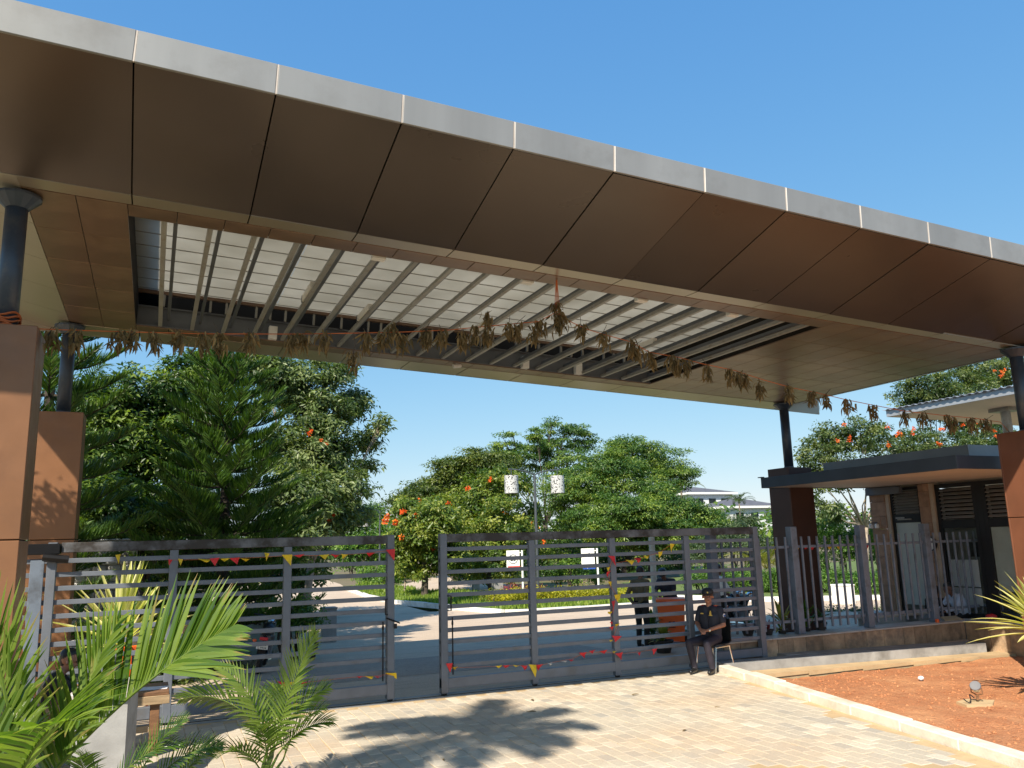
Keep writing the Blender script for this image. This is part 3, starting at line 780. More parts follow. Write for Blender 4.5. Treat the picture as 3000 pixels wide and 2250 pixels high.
# concrete ledge and sandstone edging in front of the wall
mb = MB()
def slope_box(mb, x0, x1, y0, y1, zt0, zt1, zbtm, **k):
    mb.add([(x0, y0, zbtm), (x1, y0, zbtm), (x1, y1, zbtm), (x0, y1, zbtm), (x0, y0, zt0), (x1, y0, zt1), (x1, y1, zt1), (x0, y1, zt0)], [(3, 2, 1, 0), (4, 5, 6, 7), (0, 1, 5, 4), (1, 2, 6, 5), (2, 3, 7, 6), (3, 0, 4, 7)], **k)
ledge = MB(); slope_box(ledge, 9.15, 15.5, 11.86, 12.28, .115, .01, -.5); 
solo(ledge, 'concrete_ledge', mt['conc'], 'grey concrete step along the foot of the slate faced wall', 'ledge', (12, 12, 0))
mb = MB(); slope_box(mb, 10.75, 15.7, 12.28, WY, .10, -.02, -.5)
solo(mb, 'drain_channel', mt['conc'], 'concrete strip between the ledge and the slate wall', 'channel', (13, 12.4, 0))
edge = thing('sandstone_edging', 'sunlit yellow sandstone edging slabs behind the red soil bed', 'edging', (12, 11.6, 0))
xs = 9.25; 
while xs < 18:
    w = 1.25
    za = lambda x: -.015 - .024 * (x - 9.25)
    mb = MB(); slope_box(mb, xs + .003, xs + w - .003, 11.46, 11.855, za(xs), za(xs + w), za(xs + w) - .05); part(mb, 'coping_slab', mt['sand'], edge)
    mb = MB(); slope_box(mb, xs + .003, xs + w - .003, 11.48, 11.84, za(xs + w) - .052, za(xs + w) - .052, -.8); part(mb, 'stone_tile', mt['sand'], edge)
    xs += w

# ------------------------------------------------------------------ guardhouse
def q3(a, b): return (2000 + a / 2.212, 900 + b / 2.212)
def q6(a, b): return (2000 + a / 2.212, 1500 + b / 2.212)
HX = 16.5
def hy(a): return atx(*q3(a, 1250), HX).y
gh = thing('guardhouse', 'guardhouse with dark flat roof, stone piers and louvred windows behind the fence', 'guardhouse', (18.5, 12.6, .34))
mb = MB(); mb.box((13.0, 10.05, 3.33), (21, 10.07, 3.57), .004); mb.box((13.0, 15.18, 3.33), (21, 15.2, 3.57), .004); mb.box((13.0, 10.07, 3.33), (13.02, 15.18, 3.57), .004)
mb.box((12.95, 15.1, 3.57), (13.03, 15.24, 3.59))
part(mb, 'roof_fascia', mt['slab'], gh)
mb = MB(); mb.box((13.02, 10.07, 3.345), (21, 15.18, 3.37)); part(mb, 'roof_soffit', mt['soffitw'], gh)
mb = MB(); mb.box((13.02, 10.07, 3.52), (21, 15.18, 3.55)); part(mb, 'roof_top', mt['slab'], gh)
mb = MB(); mb.box((14.2, 10.7, 3.55), (21, 10.73, 3.86), .004); mb.box((14.2, 14.4, 3.55), (21, 14.43, 3.86)); mb.box((14.2, 10.73, 3.55), (14.23, 14.4, 3.86)); part(mb, 'parapet', mt['parapet'], gh)
mb = MB(); mb.box((16.0, 9.0, -.4), (22, 15.6, .34)); part(mb, 'plinth', mt['marble'], gh)
# stone piers built of coursed blocks
def pier(y0, y1):
    z = .34; k = 0
    while z < 3.33:
        h = min(rnd.choice((.24, .30, .36)), 3.335 - z); 
        cuts = [y0, y1] if k % 3 else [y0, y0 + (y1 - y0) * rnd.uniform(.35, .65), y1]
        for c in range(len(cuts) - 1):
            mb = MB(); mb.box((HX - rnd.uniform(.0, .012), cuts[c] + .002, z + .002), (HX + .3, cuts[c + 1] - .002, z + h - .002), .005, t=rnd.random()); part(mb, 'stone_block', mt['housestone'], gh)
        z += h; k += 1
c1a, c1b, t1, d1, c2b, t2, wB, wM, wE = [hy(a) for a in (1210, 1308, 1332, 1530, 1598, 1624, 1890, 1925, 2150)]
pier(c1b, c1a); pier(c2b, d1); pier(8.2, wE - .05)
for a, b in ((t1, c1b), (t2, c2b)):
    mb = MB(); mb.box((HX + .01, a + .003, .34), (HX + .2, b - .003, 3.335)); part(mb, 'door_trim', mt['trim'], gh)
mb = MB(); mb.box((HX - .12, t1 - .4, 3.15), (HX - .005, c1a, 3.33), .005); mb.box((HX - .13, t1 - .46, 3.17), (HX - .02, t1 - .405, 3.3)); part(mb, 'shutter_box', mt['beam'], gh)
def framed(y0, y1, z0, z1, w=.06):
    mb = MB(); mb.box((HX + .06, y0, z0), (HX + .12, y0 + w, z1)); mb.box((HX + .06, y1 - w, z0), (HX + .12, y1, z1)); mb.box((HX + .06, y0 + w, z0), (HX + .12, y1 - w, z0 + w)); mb.box((HX + .06, y0 + w, z1 - w), (HX + .12, y1 - w, z1)); return mb
def louvres(parent, y0, y1, z0, z1, n):
    for k in range(n):
        z = z0 + (z1 - z0) * (k + .5) / n
        MM = Matrix.Translation((HX + .09, (y0 + y1) / 2, z)) @ Matrix.Rotation(R(-38), 4, 'Y')
        mb = MB(); mb.box((-.045, -(y1 - y0) / 2, -.004), (.045, (y1 - y0) / 2, .004), 0, MM); part(mb, 'louvre_slat', mt['galv'], parent)
    mb = MB(); mb.box((HX + .2, y0, z0), (HX + .21, y1, z1)); part(mb, 'louvre_backing', mt['void'], parent)
door = part(framed(d1 + .004, t1 - .004, .36, 3.3, .07), 'door', mt['darkframe'], gh)
mb = MB(); mb.box((HX + .06, d1 + .08, 2.46), (HX + .12, t1 - .08, 2.66)); part(mb, 'door_rail', mt['darkframe'], door)
mb = MB(); mb.box((HX + .03, d1 + .3, 2.52), (HX + .055, d1 + .7, 2.55)); mb.box((HX + .035, d1 + .5, 2.555), (HX + .05, d1 + .75, 2.59)); part(mb, 'door_closer', mt['galv'], door)
louvres(door, d1 + .08, t1 - .08, 2.68, 3.22, 8)
mb = MB(); mb.box((HX + .09, d1 + .075, .55), (HX + .10, t1 - .075, 2.455)); part(mb, 'door_glass', mt['frost'], door)
for (y0, y1, bl) in ((wB, t2 - .01, 0), (wE, wM, 1)):
    w = part(framed(y0 + .004, y1 - .004, .36, 3.3, .09), 'window', mt['darkframe'], gh)
    mb = MB(); mb.box((HX + .06, y0 + .1, 2.30), (HX + .12, y1 - .1, 2.48)); part(mb, 'transom', mt['darkframe'], w)
    louvres(w, y0 + .1, y1 - .1, 2.5, 3.2, 8)
    mb = MB(); mb.box((HX + .085, y0 + .095, .46), (HX + .095, y1 - .095, 2.30)); part(mb, 'window_pane', mt['glass'], w)
    if bl: mb = MB(); mb.box((HX + .10, y0 + .1, .95), (HX + .105, y1 - .1, 2.30)); part(mb, 'blind', mt['blind'], w)
    else:
        for z0, z1 in ((1.02, 1.60), (.62, .99)):
            for j in range(3):
                a = y0 + .2 + (y1 - y0 - .35) * j / 3
                mb = MB(); mb.box((HX + .115, a, z0), (HX + .12, a + (y1 - y0 - .35) / 3 - .008, z1)); part(mb, 'notice_sheet', mt['papers'], w)
        mb = MB(); mb.box((HX + .42, y0 + .1, .5), (HX + .44, y1 - .1, 2.3)); part(mb, 'reflection_panel', mt['room'], w)  # added panel that lightens the pane in place of its reflection
        mb = MB(); mb.box((HX + .3, y0 + .12, 1.66), (HX + .35, y0 + .5, 1.98)); part(mb, 'monitor', mt['black'], w)
mb = MB(); mb.box((HX + .125, wB + .003, .36), (HX + .15, wM - .003, 3.3)) if wB < wM else mb.box((HX + .06, wM, .36), (HX + .13, wB, 3.3)); part(mb, 'mullion', mt['darkframe'], gh)
mb = MB(); mb.box((HX + 2.5, 8.5, .34), (HX + 2.6, 15.0, 3.3)); mb.box((HX + .3, 14.98, .34), (HX + 2.5, 15.05, 3.3)); part(mb, 'inner_wall', mt['room'], gh)
mb = MB(); mb.box((HX + .32, 8.4, .3), (HX + 2.5, 14.98, .35)); part(mb, 'floor', mt['room'], gh)
cy_ = atx(*q6(1605, 205), HX - .03)
MM = Matrix.Translation(cy_) @ Matrix.Rotation(R(-90), 4, 'Y')
ck = thing('wall_clock', 'round white faced wall clock with black rim on the stone pier', 'clock', cy_)
mb = MB(); mb.lathe([(.17, -.02), (.17, .03), (.145, .03), (.145, .012), (.02, .012)], 20, M=MM); part(mb, 'clock_rim', mt['black'], ck)
mb = MB(); mb.lathe([(.144, .0), (.144, .014)], 20, M=MM); part(mb, 'clock_face', mt['white'], ck)
mb = MB(); mb.box((-.006, -.005, .016), (.006, .10, .02), 0, MM); mb.box((-.006, -.005, .016), (.07, .006, .02), 0, MM); part(mb, 'clock_hands', mt['black'], ck)
lp = atx(*q6(1240, 92), HX - .12)
wl = thing('wall_lamp', 'small twin headed white lamp on the stone pier by the door', 'lamp', lp)
for dy in (-.09, .09):
    mb = MB(); mb.lathe([(.02, .06), (.05, .04), (.055, -.04), (.04, -.055)], 12, (lp.x, lp.y + dy, lp.z)); part(mb, 'lamp_head', mt['white'], wl)
mb = MB(); mb.tube([(lp.x + .12, lp.y, lp.z + .09), (lp.x, lp.y - .09, lp.z + .08), (lp.x, lp.y + .09, lp.z + .08)], .01, 5); part(mb, 'lamp_bracket', mt['blackmetal'], wl)

# bench table and papers in front of the guardhouse, behind the fence
ta, tb = aty(2540, 1793, 13.9), aty(2722, 1816, 13.3)
tabz = .50
bench = thing('stone_bench', 'long pale stone bench strewn with papers behind the picket fence', 'bench', (14.6, 13.5, 0))
mb = MB(); mb.box((13.9, 13.35, tabz - .05), (15.9, 13.85, tabz), .008); part(mb, 'bench_top', mt['marble'], bench)
for x in (14.2, 15.6):
    mb = MB(); mb.box((x - .08, 13.42, -.2), (x + .08, 13.78, tabz - .05)); part(mb, 'bench_leg', mt['conc'], bench)
for k, (x, y, a) in enumerate(((14.5, 13.6, 12), (14.85, 13.55, -9), (15.2, 13.62, 20))):
    mb = MB(); mb.box((-.15, -.11, 0), (.15, .11, .012), 0, Matrix.Translation((x, y, tabz + .003)) @ Matrix.Rotation(R(a), 4, 'Z'))
    solo(mb, 'paper_sheets', mt['papers'], ('loose papers at the left end of the stone bench', 'loose papers in the middle of the stone bench', 'slanted papers nearest the hunched person on the stone bench')[k], 'papers', (x, y, tabz), 'papers on the bench')
bx = aty(2500 + 1250 / 4.424, 1500 + 1365 / 4.424, 12.78)
mb = MB(); mb.prism([(bx.x - .28, 12.68, ZC + .002), (bx.x + .25, 12.66, ZC + .002), (bx.x + .33, 12.9, ZC + .05), (bx.x - .1, 12.94, ZC + .05)], (0, 0, .012))
solo(mb, 'folder', mt['sand'], 'open buff folder on the wall coping beside the white shirted person', 'folder', (bx.x, 12.8, ZC))
bg_ = aty(2500 + 1790 / 4.424, 1500 + 1370 / 4.424, 12.35)
bag = thing('bag', 'small bright red cloth bag on the stone coping by the corner', 'bag', (bg_.x, bg_.y, ZC))
mb = MB(); mb.ell((bg_.x, bg_.y, ZC + .06), (.13, .10, .06), 14, 8); part(mb, 'bag_body', mt['red'], bag, sm=True)
mb = MB(); mb.tube([(bg_.x - .07, bg_.y, ZC + .10), (bg_.x, bg_.y, ZC + .16), (bg_.x + .07, bg_.y, ZC + .10)], .012, 6); part(mb, 'bag_strap', mt['black'], bag)
mb = MB(); mb.lathe([(.0, 0), (.04, 0), (.04, .06), (.03, .07)], 10, (aty(2743, 1818, 12.62).x, 12.6, ZC)); solo(mb, 'orange_cap', mt['orange'], 'tiny orange bottle cap sized cup beside a fence post foot', 'cup', (aty(2743, 1818, 12.62).x, 12.6, ZC))

# ------------------------------------------------------------------ second canopy with corrugated roof, upper right
sh = thing('metal_canopy', 'corrugated metal canopy on a grey pole beyond the guardhouse', 'canopy', (23, 15.5, 0))
SXX = 20.0
pA, pB = atx(*q3(1320, 700), SXX), atx(*q3(2150, 545), SXX)
y0, y1, z0 = 12.2, pA.y, 5.62
mb = MB(); mb.box((SXX, y0, z0), (SXX + .03, y1, z0 + .21), .004); part(mb, 'canopy_fascia', mt['roofsheet'], sh)
mb = MB(); mb.box((SXX + .03, y0, z0), (27, y0 + .03, z0 + .21)); mb.box((SXX + .03, y1 - .03, z0), (27, y1, z0 + .21)); part(mb, 'canopy_side', mt['roofsheet'], sh)
n = int((y1 - y0) / .055)
vs = []; fs = []
for i in range(n + 1):
    y = y0 - .04 + (y1 - y0 + .08) * i / n; dz = (0, .0, .03, .03)[i % 4]
    vs += [(SXX - .1, y, z0 + .19 + dz), (27.1, y, z0 + .32 + dz)]
for i in range(n): fs.append((2 * i, 2 * i + 1, 2 * i + 3, 2 * i + 2))
mb = MB(); mb.add(vs, fs); o = part(mb, 'roof_sheet', mt['roofsheet'], sh)
sd = o.modifiers.new('thick', 'SOLIDIFY'); sd.thickness = .008
ym = (y0 + y1) / 2
for k, poly in enumerate((((SXX + .04, y0 + .04), (SXX + .04, ym), (23, ym)), ((SXX + .04, ym + .01), (SXX + .04, y1 - .04), (23, y1 - .04), (23, ym + .01)), ((SXX + .06, y0 + .04), (23, ym), (23, y0 + .04)), ((23.01, y0 + .04), (26.9, y0 + .04), (26.9, y1 - .04), (23.01, y1 - .04)))):
    mb = MB(); mb.prism([(x, y, z0 + .01 - .05 * (x - SXX) / 3) for x, y in poly], (0, 0, .02)); part(mb, 'soffit_panel', mt['soffitw'], sh)
pc = atx(*q3(2105, 775), 22.0)
mb = MB(); mb.tube([(pc.x, pc.y, -.2), (pc.x, pc.y, z0)], .13, 14); part(mb, 'pole', mt['galv'], sh)
mb = MB(); mb.box((pc.x - .3, pc.y - .3, z0 - .12), (pc.x + .3, pc.y + .3, z0 - .03)); part(mb, 'pole_head', mt['galv'], sh)

# ------------------------------------------------------------------ far houses
def far_house(label, pxl, pxr, pyeave, pyridge, pywall, Y, pxr0, pxr1):
    L_, R__ = aty(pxl, pyeave, Y), aty(pxr, pyeave, Y); ze = L_.z; zr = aty((pxl + pxr) / 2, pyridge, Y).z
    x0, x1 = L_.x, R__.x; d = (x1 - x0) * .8; ov = .9
    t = thing('house', label, 'house', ((x0 + x1) / 2, Y + d / 2, -1))
    mb = MB(); mb.box((x0 + ov, Y + ov, -1), (x1 - ov, Y + d - ov, ze - .002)); part(mb, 'wall', mt['housewall'], t)
    mb = MB(); mb.box((x0, Y, ze), (x1, Y + d, ze + .45)); part(mb, 'eaves', mt['white'], t)
    xa, xb = aty(pxr0, pyridge, Y).x, aty(pxr1, pyridge, Y).x; ym = Y + d / 2
    mb = MB(); mb.add([(x0, Y, ze + .46), (x1, Y, ze + .46), (x1, Y + d, ze + .46), (x0, Y + d, ze + .46), (xa, ym, zr), (xb, ym, zr)], [(0, 1, 5, 4), (1, 2, 5), (2, 3, 4, 5), (3, 0, 4), (3, 2, 1, 0)])
    part(mb, 'roof', mt['rooftile'], t)
    for k in range(3):
        a = x0 + (x1 - x0) * (.2 + .25 * k)
        mb = MB(); mb.box((a, Y + ov - .04, ze - 2.6), (a + 1.9, Y + ov - .003, ze - .9)); w = part(mb, 'window', mt['darkframe'], t)
        mb = MB(); mb.box((a + .15, Y + ov - .06, ze - 2.45), (a + 1.75, Y + ov - .045, ze - 1.05)); part(mb, 'window_pane', mt['glass'], w)
    return t
far_house('taller white two storey house with grey hipped roof far beyond the trees', 2016, 2162, 1448, 1422, 1480, 150, 2058, 2075)
far_house('lower grey roofed white house at the edge of the trees, right of the taller one', 2128, 2300, 1489, 1454, 1500, 135, 2200, 2215)

# ------------------------------------------------------------------ lamp posts, signs, bollards
def lamp_post(label, base, h, arm, lan, dz=.28, rr=.34, ang=0.0):
    t = thing('street_lamp', label, 'street lamp', base, 'twin lantern street lamps')
    bx, by, bz = base; dx, dy = math.cos(ang), math.sin(ang)
    mb = MB(); mb.tube([(bx, by, bz - .3), (bx, by, bz + h - .35), (bx, by, bz + h)], [.075, .06, .055], 10); part(mb, 'post', mt['lampgrey'], t)
    pts = []
    for i in range(-8, 9):
        u = i / 8; a = abs(u)
        pts.append((bx + dx * arm * u * 1.12, by + dy * arm * u * 1.12, bz + h - .02 + .26 * math.sin(a * math.pi / 2) ** .8 - .0 * a))
    mb = MB(); mb.tube(pts, .032, 8); part(mb, 'arm', mt['lampgrey'], t)
    for s in (-1, 1):
        cx, cy = bx + dx * arm * s, by + dy * arm * s; zt = bz + h + .2 - dz
        mb = MB(); mb.tube([(cx, cy, bz + h + .22), (cx, cy, zt - .02)], .02, 6); part(mb, 'hanger', mt['lampgrey'], t)
        mb = MB(); mb.lathe([(.02, 0), (rr, 0), (rr, -lan), (rr - .02, -lan), (rr - .02, -.03), (.02, -.03)], 24, (cx, cy, zt)); part(mb, 'lantern', mt['lantern'], t)
    return t
lb = gp(1577, 1742); lt = aty(1573, 1390, lb.y)
sc_ = Vector((lb.x, lb.y, 0)).length / F_PX * .97
aL = aty(1506, 1372, lb.y); aR = aty(1640, 1376, lb.y)
lamp_post('tall street lamp with two perforated white drum lanterns above the hedge', (lb.x, lb.y, -.25), lt.z + .25, (aR.x - aL.x) / 2, 0.84, .26, .33)
b2 = Vector((8.9, 60, -.3)); l2 = aty(1113, 1498, 60)
t2_ = lamp_post('farther street lamp with twin lanterns rising above the flowering trees', (l2.x, 60, -.3), l2.z + .3, (aty(1165, 1500, 60).x - aty(1072, 1500, 60).x) / 2, 1.0, .30, .36)
pb = gp(1925, 1862); pt = aty(1905, 1548, pb.y)
po = thing('bollard_light', 'slim cream coloured light post with a round knob behind the right gate', 'light post', (pb.x, pb.y, gz(pb.y)))
mb = MB(); mb.tube([(pb.x, pb.y, gz(pb.y) - .1), (pb.x, pb.y, pt.z - .22)], .075, 14); part(mb, 'post', mt['pvc'], po)
mb = MB(); mb.ell((pb.x, pb.y, pt.z - .11), (.075, .075, .09), 12, 8); mb.tube([(pb.x, pb.y, pt.z - .23), (pb.x, pb.y, pt.z - .17)], .045, 10); part(mb, 'knob', mt['pvc'], po)
def road_sign(label, px, py, ptop, band, word, top, side):
    b = gp(px, py); k = Vector((b.x, b.y, 0)).length / F_PX * .95
    zt = aty(px - 6, ptop, b.y).z
    t = thing('road_sign', label, 'sign', (b.x, b.y, -.25), None)
    mb = MB(); mb.tube([(b.x, b.y, -.4), (b.x, b.y, zt)], .048, 10); part(mb, 'post', mt['white'], t)
    w, x1 = .60, b.x - .13
    fa = math.atan2(b.x, b.y)
    MM = Matrix.Translation((b.x, b.y, 0)) @ Matrix.Rotation(-fa, 4, 'Z')
    mb = MB(); mb.box((-.72, -.02, zt - .78), (-.12, .02, zt + .0), .004, MM); pl = part(mb, 'sign_plate', mt['white'], t)
    mb = MB(); mb.box((-.66, -.035, zt - .92), (-.1, .03, zt - .70), .004, MM); bd = part(mb, 'sign_band', mt[band], t)
    mb = MB(); mb.box((-.14, -.012, zt - .12), (-.04, .012, zt - .09), 0, MM); mb.box((-.12, -.012, zt - .84), (-.04, .012, zt - .80), 0, MM); part(mb, 'sign_bracket', mt['white'], t)
    X90 = Matrix.Rotation(R(90), 4, 'X')
    text_part(word, .125, mt['white'], t, MM @ Matrix.Translation((-.38, -.038, zt - .81)) @ X90)
    if top == '20':
        text_part('20', .26, mt['ink'], t, MM @ Matrix.Translation((-.42, -.024, zt - .39)) @ X90)
        pts = [(-.42 + .2 * math.cos(a), -.024, zt - .39 + .2 * math.sin(a)) for a in [2 * math.pi * i / 32 for i in range(33)]]
        mb = MB(); mb.tube(pts, .015, 4, M=MM); part(mb, 'ring_mark', mt['ink'], t)
    else:
        mb = MB()
        for (x, z, r_) in ((-.36, -.2, .03), (-.29, -.27, .025), (-.4, -.29, .02)): mb.lathe([(r_, 0), (r_, .003)], 8, M=MM @ Matrix.Translation((x, -.021, zt + z)) @ X90)
        part(mb, 'pictogram', mt['galv'], t)
road_sign('white sign with a ringed 20 over a red Speed Limit band', 1533, 1748, 1612, 'signred', 'Speed Limit', '20', 1)
road_sign('white sign with small marks over a blue Keep Clean band', 1755, 1745, 1606, 'signblue', 'Keep Clean', '', 1)
def bollard(label, px, py, w, h, mat, capc=None, slant=.0, Y=None, name='bollard'):
    b = gp(px, py); x, y, z = b.x, b.y, gz(b.y)
    t = thing(name, label, 'bollard', (x, y, z), None)
    mb = MB(); mb.prism([(x - w / 2, y - w / 2, z - .1), (x + w / 2, y - w / 2, z - .1), (x + w / 2, y + w / 2, z - .1), (x - w / 2, y + w / 2, z - .1)], (0, 0, h + .1)); part(mb, 'bollard_body', mat, t)
    mb = MB(); mb.box((x - w / 2 - .02, y - w / 2 - .02, z + h + .001), (x + w / 2 + .02, y + w / 2 + .02, z + h + .05), .01); part(mb, 'bollard_cap', mat, t)
    return t
bollard('grey concrete planter bollard at the road edge left of the gate gap', 962, 1880, .36, .85, mt['conc'])
bollard('beige concrete post among low plants behind the left gate', 572, 1972, .55, .95, mt['sand'])
bollard('short white stone post on the lawn edge right of the dark pillar', 2473, 1768, .55, .62, mt['white'])
bollard('pale low marker block at the foot of the island trees, left one', 1394, 1742, .30, .62, mt['conc'])
bollard('wider pale marker block at the foot of the island trees', 1457, 1740, .45, .55, mt['conc'])

# ------------------------------------------------------------------ foliage generators
def depth(p): return (Vector(p) - CAMV).dot(_f)
_bj = random.Random(5)
def B(px, py, Y, r):
    p = aty(px, py, Y); rr = r / F_PX * depth(p)
    return (CAMV + (p - CAMV) * (1 + _bj.uniform(-1.1, 1.1) * rr / Y), rr)
def leaves_np(pos, nrm, axis, size, asp, tint, bend=.25):
    n = len(pos); side = np.cross(nrm, axis); side /= np.linalg.norm(side, axis=1, keepdims=True) + 1e-9
    nn = np.cross(axis, side)
    a = axis * size[:, None]; s = side * (size * asp * .5)[:, None]; up = nn * (size * bend * .3)[:, None]
    V = np.empty((n, 4, 3), np.float32)
    V[:, 0] = pos; V[:, 1] = pos + a * .45 - s + up; V[:, 2] = pos + a; V[:, 3] = pos + a * .45 + s + up
    idx = np.arange(n)[:, None] * 4
    FC = np.concatenate([idx + np.array([0, 1, 2]), idx + np.array([0, 2, 3])], 0)
    return V.reshape(-1, 3), FC, np.repeat(tint, 4)
def unit(v): return v / (np.linalg.norm(v, axis=1, keepdims=True) + 1e-9)
def crown_np(blobs, nclump, nleaf, leaf, seed, cr=.45, cflat=.55, flat=.85, asp=.42, droop=.5, upb=.7, shell=.3):
    g = np.random.default_rng(seed)
    c = np.array([tuple(b[0]) for b in blobs]); r = np.array([b[1] for b in blobs])
    w = r ** 2; w /= w.sum()
    bi = g.choice(len(blobs), nclump, p=w)
    d = unit(g.normal(size=(nclump, 3)))
    rr = (shell + (1 - shell) * g.random(nclump) ** .6) * np.where(g.random(nclump) < .14, 1.25, 1.)
    cc = c[bi] + d * (r[bi] * rr)[:, None] * np.array([1, 1, flat])
    cs = cr * (.55 + .8 * g.random(nclump)); ct = g.normal(.5, .27, nclump)
    li = np.repeat(np.arange(nclump), nleaf)
    n = len(li)
    off = g.normal(size=(n, 3)); off = unit(off) * (g.random(n) ** .5)[:, None]
    pos = cc[li] + off * cs[li][:, None] * np.array([1, 1, cflat])
    nrm = unit(np.array([0, 0, upb]) + .45 * d[li] + .35 * off + .55 * g.normal(size=(n, 3)))
    ax = g.normal(size=(n, 3)) + .5 * off; ax[:, 2] -= droop; ax -= nrm * (ax * nrm).sum(1, keepdims=True); ax = unit(ax)
    size = leaf * (.6 + .8 * g.random(n))
    tint = np.clip(ct[li] + g.normal(0, .14, n), 0, 1)
    return leaves_np(pos, nrm, ax, size, asp, tint), cc
def trunk_mb(base, blobs, r0, seed, fork=.35, twigs=None):
    g = random.Random(seed); mb = MB(); base = Vector(base)
    cen = sum((b[0] for b in blobs), Vector()) / len(blobs)
    top = base.lerp(Vector((base.x * .6 + cen.x * .4, base.y * .6 + cen.y * .4, cen.z)), fork)
    mb.tube([base - Vector((0, 0, .3)), base + Vector((g.uniform(-.05, .05), 0, .15)), base.lerp(top, .5) + Vector((g.uniform(-.1, .1), g.uniform(-.1, .1), 0)), top], [r0 * 1.3, r0, r0 * .85, r0 * .75], 9)
    for c, r in blobs:
        m1 = top.lerp(c, .5) + Vector((g.uniform(-.3, .3) * r, g.uniform(-.3, .3) * r, -.15 * r)); rr = r0 * .17
        mb.tube([top - Vector((0, 0, .1)), top.lerp(m1, .5) + Vector((0, 0, .1 * r)), m1, c], [r0 * .34, rr * 1.2, rr * .8, rr * .3], 6)
        for k in range(5):
            e = c + Vector((g.uniform(-1, 1), g.uniform(-1, 1), g.uniform(-.5, .9))) * r * .85
            mb.tube([m1.lerp(c, g.uniform(.1, .9)), c.lerp(e, .5) + Vector((0, 0, -.08 * r)), e], [rr * .45, rr * .3, rr * .1], 4, cap=False)
    return mb
def tree(name, label, base, blobs, leafmat, barkmat, r0, nclump, nleaf, leaf, seed, group=None, cat='tree', flowers=None, fork=.35, **kw):
    base = Vector(base)
    t = thing(name, label, cat, base, group)
    (V, FC, T), cc = crown_np(blobs, int(nclump * 1.3), int(nleaf * 1.25), leaf, seed, **kw)
    part(npmesh('crown', V - np.array(tuple(base)), FC, mt[leafmat], T), 'crown', None, t)
    o = part(trunk_mb(base, blobs, r0, seed, fork), 'trunk', mt[barkmat], t); smooth(o)
    if flowers:
        for p, r in flowers: flower(t, p, r, seed)
    return t
def flower(t, p, r, seed):
    g = np.random.default_rng(int(abs(p.x * 977 + p.z * 131)) + seed); n = 26
    pos = np.array(tuple(p)) + g.normal(size=(n, 3)) * r * .35
    nrm = unit(g.normal(size=(n, 3)) + [0, -.3, .5]); ax = unit(np.cross(nrm, unit(g.normal(size=(n, 3)))))
    V, FC, T = leaves_np(pos, nrm, ax, r * (.5 + .5 * g.random(n)), .7, g.random(n))
    part(npmesh('flower', V - np.array(tuple(WL[t.name])), FC, mt['petal'], T), 'flower', None, t)
def shrub(name, label, blobs, leafmat, nclump, nleaf, leaf, seed, cat='shrub', group=None, **kw):
    c = sum((b[0] for b in blobs), Vector()) / len(blobs); base = Vector((c.x, c.y, -.25))
    t = thing(name, label, cat, base, group)
    (V, FC, T), cc = crown_np(blobs, nclump, nleaf, leaf, seed, **kw)
    part(npmesh('foliage', V - np.array(tuple(base)), FC, mt[leafmat], T), 'foliage', None, t)
    g = random.Random(seed); mb = MB()
    for b, r in blobs:
        for k in range(3):
            a = Vector((b.x + g.uniform(-.3, .3) * r, b.y + g.uniform(-.2, .2) * r, -.35))
            mb.tube([a, a.lerp(b, .5) + Vector((g.uniform(-.2, .2), 0, 0)), b + Vector((g.uniform(-.4, .4), g.uniform(-.4, .4), .3)) * r], [.05, .035, .015], 5)
    part(mb, 'stems', mt['darkbark'], t)
    return t

